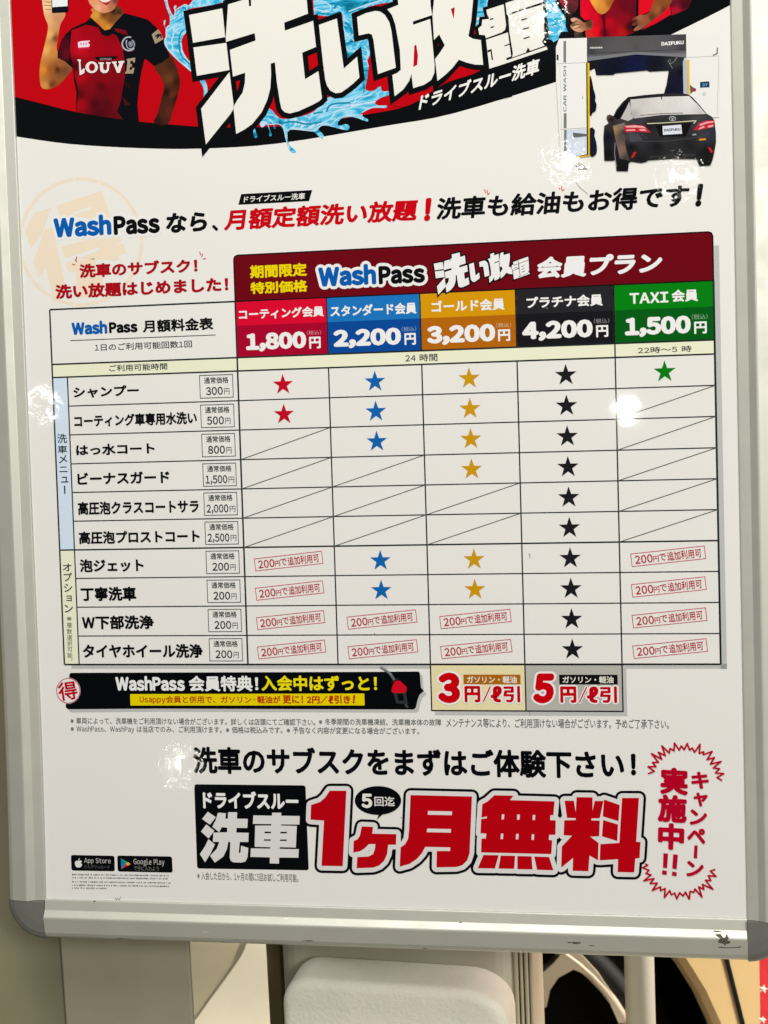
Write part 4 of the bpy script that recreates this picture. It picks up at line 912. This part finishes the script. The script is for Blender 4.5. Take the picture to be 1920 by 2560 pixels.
# ---- small marks on the film
for pts, w, c in ((px(R_, [(627, 836), (631, 846), (629, 854)]), 1.3, (120, 112, 104)), ([(287, 2243), (291, 2250), (294, 2244), (298, 2250), (302, 2241)], 1.2, (150, 142, 132)), ([(1440, 455), (1452, 470), (1470, 484)], 1.4, (196, 186, 174)),
                  ([(1366, 770), (1369, 772)], 1.6, (150, 140, 130)), ([(936, 1582), (937, 1586)], 1.4, (140, 132, 122)), ([(1002, 2042), (1004, 2045)], 1.5, (150, 140, 128))):
    Ink('scuff_mark').stroke(pts, w, c, 34, False).build()

# ---- app badges
for k in range(2):
    ab = Ink('app_badge', None, ('wider' if k else 'narrower') + ' black app badge')
    q = [(320, 1316), (772, 1325), (776, 1486), (326, 1478)] if k == 0 else [(800, 1322), (1368, 1332), (1376, 1500), (806, 1488)]
    ab.poly(round_rect(px(Q1, q), 6), BLACK, 6)
    if k == 0:
        ab.poly(smooth_loop(px(Q1, [(362, 1395), (378, 1376), (398, 1378), (418, 1372), (434, 1384), (424, 1400), (436, 1418), (424, 1440), (405, 1446), (385, 1446), (368, 1430)]), 3), (222, 214, 204), 8)
        ab.line(Q1(398, 1370), Q1(412, 1352), 1.8, (222, 214, 204), 8)
        ab.text('App Store', Q1(460, 1412), Q1(733, 1352), (172, 166, 160), 8, .015); ab.text('からダウンロード', Q1(460, 1455), Q1(722, 1424), (96, 94, 92), 8)
    else:
        a, b, c3, m = (838, 1352), (842, 1464), (940, 1410), (888, 1408)
        ab.poly(px(Q1, [a, m, b]), (20, 120, 170), 8); ab.poly(px(Q1, [a, (910, 1390), m]), (40, 150, 90), 8); ab.poly(px(Q1, [(910, 1390), c3, (912, 1428), m]), (222, 170, 50), 8); ab.poly(px(Q1, [m, (912, 1428), b]), (190, 40, 50), 8)
        ab.text('Google Play', Q1(972, 1430), Q1(1290, 1358), (172, 166, 160), 8, .015); ab.text('で手に入れよう', Q1(975, 1478), Q1(1230, 1434), (120, 116, 112), 8)
    ab.build()
sp = Ink('small_print')
for (x1, y) in ((1345, 1520), (1320, 1552), (1350, 1595), (1342, 1630), (690, 1660)):
    x = 332
    while x < x1:
        w = random.choice((5, 7, 9, 12)); g = random.randint(70, 150)
        yy = y + (x - 332) * .013
        sp.poly(px(Q1, [(x, yy - random.uniform(5, 10)), (x + w, yy - random.uniform(5, 10)), (x + w, yy + random.uniform(3, 8)), (x, yy + random.uniform(3, 8))]), (g // 12 * 12, g // 12 * 12, g // 12 * 12 - 6), 8)
        x += w + random.choice((3, 4, 5, 14))
sp.build()

# ------------------------------------------------------------------ the snap frame
ALU = aluminium()
GREYP = solid('grey_plastic', (.16, .168, .155), .42, bump=(600, .1, .0002), var=.2)
FRAME = empty('snap_frame', POSTER_M, 'satin aluminium snap frame with rounded grey corner caps holding the car wash poster', 'poster frame')
mm = .001
PROF = [(0, .4), (.4, 1.4), (1, 1.8), (9, 3.0), (9.5, 3.3), (14, 6.5), (14.8, 6.8), (16, 6.8), (28, 4.8), (31, 3.3), (33, 0), (33.5, -3), (33.5, -9), (0, -9)]
def rail(name, fn, length0, length1):
    V, Fc, UV = [], [], []
    N = 24; m = len(PROF); acc = 0; ds = [0]
    for i in range(1, m): acc += math.dist(PROF[i], PROF[i - 1]) * mm; ds.append(acc)
    for j in range(N + 1):
        t = length0 + (length1 - length0) * j / N
        for i, (d, h) in enumerate(PROF):
            V.append(fn(d * mm, t, h * mm)); UV.append((t, ds[i]))
    for j in range(N):
        for i in range(m):
            a, b = j * m + i, j * m + (i + 1) % m
            Fc.append((a, b, b + m, a + m))
    Fc.append(tuple(range(m))); Fc.append(tuple(reversed(range(N * m, N * m + m))))
    o = mesh_obj(name, V, Fc, ALU, FRAME, smooth=False, uv=UV)
    import bmesh
    bm = bmesh.new(); bm.from_mesh(o.data); bmesh.ops.recalc_face_normals(bm, faces=bm.faces); bm.to_mesh(o.data); bm.free()
    bv = o.modifiers.new('bevel', 'BEVEL'); bv.width = .0006; bv.segments = 2; bv.limit_method = 'ANGLE'; bv.angle_limit = math.radians(25)
    return o
UL, UR, VB, VT = -1015., 797., 1075., -1500.
def bow(t): return (1 - (2 * (t - K * VT) / (K * (VB - VT)) - 1) ** 2)
rail('side_rail', lambda d, t, h: (K * UL - d - .0022 * (max(0, t / K - 500) / 575) ** 2, -t, h), K * VT, K * (VB + 4))
rail('side_rail', lambda d, t, h: (K * UR + d, -t, h), K * VT, K * (VB + 4))
rail('bottom_rail', lambda d, t, h: (t, -K * VB - d, h), K * (UL - 10), K * (UR + 1))
rail('top_rail', lambda d, t, h: (t, -K * VT + d, h), K * (UL - 10), K * (UR + 1))
def corner(sx, sy):
    cu, cv = (UL - 11, VB + 4.6) if sx < 0 else (UR + 1.6, VB + 4.6)
    if sy > 0: cv = VT - 2
    V, Fc = [], []; R = .0325; n = 16
    rings = [(0.0, 6.0), (.55, 5.9), (.80, 5.2), (.93, 3.6), (1.0, 1.0), (1.0, -8.5), (0, -8.5)]
    for (f, h) in rings:
        for i in range(n + 1):
            a = math.pi / 2 * i / n
            V.append((K * cu + sx * f * R * math.cos(a), -K * cv + sy * f * R * math.sin(a), h * mm))
    m = n + 1
    for j in range(len(rings) - 1):
        for i in range(n): Fc.append((j * m + i, j * m + i + 1, (j + 1) * m + i + 1, (j + 1) * m + i))
    for i in (0, n): Fc.append(tuple(j * m + i for j in range(1, len(rings) - 1)) + ((len(rings) - 1) * m + i, i))
    o = mesh_obj('corner_cap', V, Fc, GREYP, FRAME)
    import bmesh
    bm = bmesh.new(); bm.from_mesh(o.data); bmesh.ops.remove_doubles(bm, verts=bm.verts, dist=1e-5); bmesh.ops.recalc_face_normals(bm, faces=bm.faces); bm.to_mesh(o.data); bm.free()
    return o
for sx in (-1, 1):
    for sy in (-1, 1): corner(sx, sy)
def box_mesh(x0, x1, y0, y1, z0, z1):
    V = [(x, y, z) for z in (z0, z1) for y in (y0, y1) for x in (x0, x1)]
    return V, [(0, 2, 3, 1), (4, 5, 7, 6), (0, 1, 5, 4), (2, 6, 7, 3), (0, 4, 6, 2), (1, 3, 7, 5)]
V, Fc = box_mesh(K * (UL - 60), K * (UR + 60), -K * (VB + 60), -K * (VT - 60), -.0085, -.0012)
mesh_obj('back_board', V, Fc, solid('grey_board', (.25, .25, .24), .6), FRAME)
# worn patches and dents on the bottom rail
SCR = solid('scuffed_metal', (.12, .115, .085), .7, .2, bump=(500, .6, .0006), var=.6)
def rail_h(v):
    d = K * (v - VB) / mm
    return float(np.interp(d, [p[0] for p in PROF[:12]], [p[1] for p in PROF[:12]])) * mm
ZS = Z(1700, 2160, 220, 1217)
sc_i = Ink('scuff_mark', FRAME)
for p in ([(485, 968), (560, 962), (585, 1000), (605, 1020), (628, 1010), (636, 965), (652, 975), (680, 1030), (690, 1075), (700, 1090), (660, 1105), (640, 1100), (622, 1132), (602, 1105), (560, 1095), (525, 1085), (535, 1045), (560, 1030), (515, 1000)], [(460, 918), (520, 920), (600, 935), (540, 940), (465, 930)], [(520, 1158), (560, 1142), (640, 1152), (800, 1148), (850, 1130), (830, 1158), (640, 1164)]):
    q = px(ZS, p)
    tris = tessellate_polygon([[Vector((a[0], a[1], 0)) for a in q]])
    b = len(sc_i.V)
    for a in q:
        u, v = back(a[0], a[1], .007); h = rail_h(v)
        u, v = back(a[0], a[1], h); sc_i.V.append((K * u, -K * v, rail_h(v) + .00012))
    for t in tris: sc_i.Fc.append([b + i for i in t]); sc_i.MI.append(0)
sc_i.mats = [SCR]; sc_i.build()
def rail_mark(q, name='scuff_mark', mat=None):
    V = []
    for a in q:
        u, v = back(a[0], a[1], .006); u, v = back(a[0], a[1], rail_h(v)); V.append((K * u, -K * v, rail_h(v) + .00014))
    mesh_obj(name, V, [tuple(t) for t in tessellate_polygon([[Vector((a[0], a[1], 0)) for a in q]])], mat or SCR, FRAME)
PALE = solid('bare_metal', (.75, .73, .62), .4, .3)
for x, y, rx, ry, m_ in ((1440, 2357, 11, 2.6, SCR), (1424, 2356, 7, 1.4, SCR), (1152, 2306, 3, 1.4, SCR), (512, 2330, 9, 2.2, PALE), (717, 2296, 6, 2.4, PALE), (1062, 2372, 7, 1.6, SCR), (770, 2352, 12, 1.3, SCR), (1480, 2364, 8, 1.2, SCR), (238, 2252, 3, 1.5, SCR), (300, 2348, 9, 1.3, SCR)):
    rail_mark([(x + rx * (1 + .35 * random.uniform(-1, 1)) * math.cos(math.radians(t)), y + ry * (1 + .3 * random.uniform(-1, 1)) * math.sin(math.radians(t))) for t in range(0, 360, 30)], mat=m_)

# ------------------------------------------------------------------ surroundings
def bevel_box(name, x0, x1, y0, y1, z0, z1, mat, parent=None, r=.006, seg=3):
    V, Fc = box_mesh(x0, x1, y0, y1, z0, z1)
    o = mesh_obj(name, V, Fc, mat, parent)
    b = o.modifiers.new('bevel', 'BEVEL'); b.width = r; b.segments = seg
    return o
def wx(x, y, Y): return world_at(x, y, Y).x
def wz(x, y, Y): return world_at(x, y, Y).z

GROUND = solid('concrete', (.19, .175, .14), .8, bump=(120, .3, .002), var=.35)
V, Fc = [(-30, -30, 0), (30, -30, 0), (30, 30, 0), (-30, 30, 0)], [(0, 1, 2, 3)]
tag(mesh_obj('ground', V, Fc, GROUND), 'pale concrete forecourt under the sign and the car', None, kind='structure')

BEIGE = solid('beige_paint', (.46, .42, .31), .5, bump=(900, .08, .0002), var=.10)
OLIVE = solid('grey_olive_paint', (.42, .39, .29), .45, bump=(700, .06, .0002), var=.10)
CABP = solid('shaded_cabinet_paint', (.27, .255, .165), .5, bump=(900, .08, .0002), var=.10)  # cabinet body colour darkened to stand in for the frame's shadow
Yc = .042
cab = empty('metal_cabinet', Matrix.Translation((wx(300, 2400, Yc), Yc, 0)), 'beige metal cabinet with flat grey panel behind the left side of the frame', 'cabinet')
def child(o, root):
    o.parent = root; o.matrix_parent_inverse = root.matrix_world.inverted(); return o
x_r = wx(474, 2450, Yc)
child(bevel_box('cabinet_body', wx(-900, 2400, Yc + .012), x_r - .013, Yc + .012, Yc + .02, 0, 1.75, CABP, r=.003), cab)
child(bevel_box('front_panel', wx(146, 2400, Yc), x_r - .001, Yc + .006, Yc + .0115, .04, 1.5, OLIVE, r=.002), cab)

Yb = .085
post = empty('sign_pedestal', Matrix.Translation((wx(1000, 2450, Yb), Yb, 0)), 'grey sign pedestal with ribbed right edge standing behind the frame', 'pedestal')
xl, xr = wx(697, 2450, Yb), wx(1283, 2450, Yb)
GREYO = solid('grey_pedestal_paint', (.52, .50, .41), .45, bump=(700, .06, .0002), var=.10)
child(bevel_box('pedestal_body', xl, xr, Yb, Yb + .20, 0, 1.5, GREYO, r=.022, seg=5), post)
for i, (a, b) in enumerate(((1285, 1296), (1299, 1306), (1309, 1318), (1320, 1330))):
    child(bevel_box('rib', wx(a, 2450, Yb + .015), wx(b, 2450, Yb + .015), Yb + .012 + .004 * i, Yb + .10, 0, 1.5, BEIGE, r=.002), post)
child(bevel_box('side_strip', wx(672, 2450, Yb + .06), wx(697, 2450, Yb + .06) + .004, Yb + .055, Yb + .10, 0, 1.5, solid('brown_strip', (.20, .155, .075), .6, var=.2), r=.002), post)

# rough white block
FOAM = solid('rough_white_plastic', (.90, .88, .78), .75, bump=(330, .5, .0016), var=.10)
Yf = .02
fx0, fx1, ft = wx(702, 2500, Yf), wx(1268, 2530, Yf), wz(950, 2458, Yf)
import bmesh
def rounded_block(name, x0, x1, y0, y1, z0, z1, r, mat, re):
    """front outline with rounded top corners, extruded and softened"""
    out = [(x0, z0)]
    for i in range(9):
        a = math.pi - math.pi / 2 * i / 8; out.append((x0 + r * .75 + r * .75 * math.cos(a), z1 - r * .75 + r * .75 * math.sin(a)))
    for i in range(9):
        a = math.pi / 2 - math.pi / 2 * i / 8; out.append((x1 - r * 1.25 + r * 1.25 * math.cos(a), z1 - .004 - r + r * math.sin(a)))
    out.append((x1, z0))
    n = len(out); V = [(x, y0, z) for x, z in out] + [(x, y1, z) for x, z in out]
    Fc = [tuple(range(n)), tuple(reversed(range(n, 2 * n)))] + [(i, i + n, (i + 1) % n + n, (i + 1) % n) for i in range(n)]
    o = mesh_obj(name, V, Fc, mat)
    bm = bmesh.new(); bm.from_mesh(o.data); bmesh.ops.recalc_face_normals(bm, faces=bm.faces); bm.to_mesh(o.data); bm.free()
    b = o.modifiers.new('bevel', 'BEVEL'); b.width = re; b.segments = 4; b.limit_method = 'ANGLE'; b.angle_limit = math.radians(40)
    o.data.polygons.foreach_set('use_smooth', [True] * len(o.data.polygons))
    return o
fb = rounded_block('plastic_block', fx0, fx1, Yf, Yf + .06, 0, ft, .032, FOAM, .009)
tag(fb, 'rough white plastic block with rounded top below the bottom rail', 'plastic block')

# thin post
Yp = .30
pxm, rp = wx(1599, 2450, Yp), abs(wx(1637, 2450, Yp) - wx(1562, 2450, Yp)) / 2
def tube(name, cx, cy, r, z0, z1, mat, n=32):
    V = [(cx + r * math.cos(2 * math.pi * i / n), cy + r * math.sin(2 * math.pi * i / n), z) for z in (z0, z1) for i in range(n)]
    Fc = [(i, (i + 1) % n, n + (i + 1) % n, n + i) for i in range(n)] + [tuple(reversed(range(n))), tuple(range(n, 2 * n))]
    o = mesh_obj(name, V, Fc, mat); o.data.polygons.foreach_set('use_smooth', [True] * n + [False] * 2); return o
pole = tube('steel_pole', pxm, Yp, rp, 0, 1.6, solid('pale_grey_paint', (.40, .385, .32), .4, var=.12))
tag(pole, 'thin pale grey steel pole between the pedestal and the car wheel', 'pole')

# ---- the car behind
YC = .78
PAINT = solid('champagne_paint', (.44, .33, .16), .32, .15, coat=.5)
BLK = solid('black_rubber', (.006, .006, .006), .7, spec=.2)
GLS = solid('dark_glass', (.01, .01, .012), .05)
RIMM = solid('rim_alloy', (.42, .36, .27), .35, .6)
DARK = solid('wheel_well', (.003, .003, .003), .9, spec=.1)
wc = world_at(1180, 2750, YC)
pxm_ = (world_at(1280, 2750, YC) - wc).length / 100
R_arch, R_rim = 605 * pxm_, 432 * pxm_
wc.z = max(wc.z, .26)
CAR = empty('parked_car', Matrix.Translation((wc.x, YC, 0)), 'champagne coloured car parked behind the sign, showing one alloy wheel', 'car')
WB = 2.55
def arch_profile():
    """lower body silhouette (x, z) relative to the near front wheel, front to the left"""
    pts = [(-.78, .26), (-.86, .42), (-.84, .62), (-.70, .74), (-.30, .86), (.42, .94), (1.2, .95), (2.2, .96), (3.1, .94), (3.45, .86), (3.52, .6), (3.45, .28)]
    z0 = .24
    def arch(cx):
        return [(cx + R_arch * math.cos(a), wc.z + R_arch * math.sin(a)) for a in np.linspace(math.asin(max(-1, (z0 - wc.z) / R_arch)), math.pi - math.asin(max(-1, (z0 - wc.z) / R_arch)), 26)]
    return pts + [(3.3, z0)] + arch(WB) + arch(0.0) + [(-.7, z0)]
prof = arch_profile()
def extrude_profile(name, prof, y0, y1, mat, bev=.03):
    n = len(prof); V = [(wc.x + x, y0, z) for x, z in prof] + [(wc.x + x, y1, z) for x, z in prof]
    Fc = [tuple(range(n)), tuple(reversed(range(n, 2 * n)))] + [(i, i + n, (i + 1) % n + n, (i + 1) % n) for i in range(n)]
    o = mesh_obj(name, V, Fc, mat)
    bm = bmesh.new(); bm.from_mesh(o.data); bmesh.ops.recalc_face_normals(bm, faces=bm.faces); bm.to_mesh(o.data); bm.free()
    if bev:
        b = o.modifiers.new('bevel', 'BEVEL'); b.width = bev; b.segments = 3; b.limit_method = 'ANGLE'; b.angle_limit = math.radians(50)
    return o
child(extrude_profile('car_body', prof, YC, YC + 1.7, PAINT, .02), CAR)
child(extrude_profile('cabin', [(.35, .955), (1.15, 1.40), (2.2, 1.42), (3.0, .97)], YC + .12, YC + 1.58, GLS, .05), CAR)
child(extrude_profile('roof', [(1.02, 1.38), (1.2, 1.445), (2.2, 1.46), (2.42, 1.36)], YC + .10, YC + 1.60, PAINT, .03), CAR)
# door gap: a thin dark channel standing 1 mm proud of the panel
g0, g1 = world_at(1817, 2400, YC), world_at(1857, 2560, YC)
dirg = (g1 - g0) / (g1.z - g0.z)
def gap_strip(pts, w, name='panel_gap'):
    V, Fc = [], []
    for (x, z) in pts:
        for s in (-1, 1):
            for y in (YC - .0012, YC + .004): V.append((x + s * w / 2, y, z))
    for i in range(len(pts) - 1):
        a = i * 4
        Fc += [(a, a + 2, a + 6, a + 4), (a, a + 4, a + 5, a + 1), (a + 2, a + 3, a + 7, a + 6)]
    o = mesh_obj(name, V, Fc, DARK); return child(o, CAR)
zt = .9
gap_strip([(g0.x + dirg.x * (z - g0.z), z) for z in (.93, g0.z, (g0.z + g1.z) / 2, g1.z)] + [(g1.x + dirg.x * (z - g1.z) * .6, z) for z in (g1.z - .1, .30)], .006)
# wheel
def ring_mesh(profile, n=64):
    V, Fc = [], []; m = len(profile)
    for i in range(n):
        a = 2 * math.pi * i / n
        for r, y in profile: V.append((r * math.cos(a), y, r * math.sin(a)))
    for i in range(n):
        for j in range(m):
            p, q = i * m + j, i * m + (j + 1) % m; r_, s_ = ((i + 1) % n) * m + j, ((i + 1) % n) * m + (j + 1) % m
            Fc.append((p, q, s_, r_))
    return V, Fc
def make_wheel(cx, cy, front):
    w = bpy.data.objects.new('wheel', None); COL.objects.link(w); w.location = (cx, cy, wc.z); w.parent = CAR; w.matrix_parent_inverse = CAR.matrix_world.inverted()
    R_t = min(R_arch * .93, wc.z)
    V, Fc = ring_mesh([(R_rim * 1.02, .0), (R_t * .97, .0), (R_t, .03), (R_t, .17), (R_t * .97, .2), (R_rim * 1.02, .2)])
    mesh_obj('tyre', V, Fc, BLK, w, smooth=True)
    V, Fc = ring_mesh([(R_rim * 1.02, .004), (R_rim * 1.005, -.004), (R_rim * .965, -.002), (R_rim * .95, .03), (R_rim * 1.0, .19), (R_rim * 1.02, .19)])
    rim = mesh_obj('rim', V, Fc, RIMM, w, smooth=True)
    # five forked spokes
    arm = [(1235, 2590), (1330, 2478), (1390, 2420), (1424, 2378), (1448, 2380), (1500, 2440), (1545, 2515), (1560, 2560), (1546, 2566), (1520, 2500), (1478, 2448), (1440, 2432), (1402, 2455), (1379, 2490), (1371, 2530), (1334, 2552), (1285, 2610)]
    base = [((x - 1180) * pxm_, (2750 - y) * pxm_) for x, y in arm]
    for k in range(5):
        a = math.radians(72 * k); ca, sa = math.cos(a), math.sin(a)
        P = [(x * ca - z * sa, x * sa + z * ca) for x, z in base]; n = len(P)
        tris = tessellate_polygon([[Vector((x, z, 0)) for x, z in P]])
        V = [(x, -.003, z) for x, z in P] + [(x, .03, z) for x, z in P]
        Fc = [tuple(t) for t in tris] + [(i, (i + 1) % n, (i + 1) % n + n, i + n) for i in range(n)]
        o = mesh_obj('spoke', V, Fc, RIMM, w)
        bm = bmesh.new(); bm.from_mesh(o.data); bmesh.ops.recalc_face_normals(bm, faces=bm.faces); bm.to_mesh(o.data); bm.free()
    V, Fc = ring_mesh([(.001, .006), (R_rim * .30, .006), (R_rim * .32, .03), (.001, .04)], 32)
    mesh_obj('hub', V, Fc, RIMM, w, smooth=True)
    V, Fc = ring_mesh([(.001, .12), (R_rim * .97, .12), (R_rim * .97, .15), (.001, .15)], 40)
    mesh_obj('brake_disc', V, Fc, DARK, w)
    return w
for cx in (wc.x, wc.x + WB): make_wheel(cx, YC + .012, True)
# inner arch linings, dark
for cx in (0, WB):
    V, Fc = ring_mesh([(R_arch * 1.0 + .003, .03), (R_arch * 1.0 + .006, .03), (R_arch + .006, .40), (.02, .41), (.02, .40), (R_arch + .003, .39)], 48)
    V = [(x + wc.x + cx, y + YC, z + wc.z) for x, y, z in V]
    child(mesh_obj('arch_lining', V, Fc, DARK), CAR)
# front panels sloped to catch lamp light, seen through the gap between cabinet and pedestal
bz = Z(450, 2320, 350)
BUMP = solid('lit_bumper_paint', (.80, .74, .58), .45, var=.06)  # the car's beige made paler, stands in for light on the bumper
TANP = solid('lit_fender_panel', (.46, .41, .27), .5, var=.10)  # fender colour lightened likewise, light put into the paint
def slope_at(x, y, off):
    d = RM.T @ np.array([x - 960, y - 1280, F]); dw = POSTER_M.to_3x3() @ Vector((d[0], -d[1], -d[2]))
    t = (.60 + off - CAM_W.y + 1.1 * (CAM_W.z - .36)) / (dw.y - 1.1 * dw.z)
    return CAM_W + dw * t
def slope_panel(name, pts, off, mat):
    P = [slope_at(x, y, off) for x, y in pts]; n = len(P)
    tris = tessellate_polygon([[Vector((p.x, p.z, 0)) for p in P]])
    V = [tuple(p) for p in P] + [(p.x, p.y + .008, p.z - .006) for p in P]
    o = mesh_obj(name, V, [tuple(t) for t in tris] + [(i, (i + 1) % n, (i + 1) % n + n, i + n) for i in range(n)], mat)
    bm = bmesh.new(); bm.from_mesh(o.data); bmesh.ops.recalc_face_normals(bm, faces=bm.faces); bm.to_mesh(o.data); bm.free()
    return child(o, CAR)
slope_panel('bumper', smooth_loop(px(bz, [(850, 60), (1030, 60), (1034, 260), (1050, 420), (1075, 560), (1105, 640), (1130, 740), (1110, 880), (1070, 1010), (1045, 1180), (1000, 1500), (-160, 1500), (145, 1138), (300, 930), (480, 680), (640, 460), (760, 270)]), 3), 0, BUMP)
slope_panel('front_fender', px(bz, [(-400, 60), (1000, 60), (1000, 1500), (-400, 1500)]), .022, TANP)

# ---- red banner at the right
YR = .50
REDF = solid('red_cloth', (.38, .006, .012), .7, bump=(60, .3, .003)); WCL = solid('white_cloth', (.7, .6, .5), .8)
bx0, bz1 = wx(1899, 2450, YR), 1.35
fl = empty('red_banner', Matrix.Translation((bx0, YR, 0)), 'red banner with white stars at the right edge beyond the car', 'banner')
nb = 14; V, Fc = [], []
for j in range(2):
    for i in range(nb + 1):
        for z in (.12, bz1):
            x = bx0 + .40 * i / nb; V.append((x, YR + .006 * math.sin(i * .9) + .004 * j, z))
for j in range(2):
    for i in range(nb): a = j * (nb + 1) * 2 + i * 2; Fc.append((a, a + 2, a + 3, a + 1) if j == 0 else (a, a + 1, a + 3, a + 2))
child(mesh_obj('cloth', V, Fc, REDF), fl)
for (x, y, r) in ((1908, 2466, 13), (1906, 2543, 11), (1950, 2500, 13)):
    p = world_at(x, y, YR); s = r * (world_at(1918, 2460, YR) - world_at(1908, 2460, YR)).length / 10
    V = [(p.x + (s if k % 2 == 0 else s * .42) * math.sin(math.radians(36 * k + 12)), YR - .007 + .0 * k, p.z + (s if k % 2 == 0 else s * .42) * math.cos(math.radians(36 * k + 12))) for k in range(10)] + [(p.x, YR - .0075, p.z)]
    child(mesh_obj('star', V, [(k, (k + 1) % 10, 10) for k in range(10)], WCL), fl)
child(tube('banner_pole', bx0 + .405, YR, .010, 0, 1.5, solid('white_pole', (.6, .6, .58), .4)), fl)
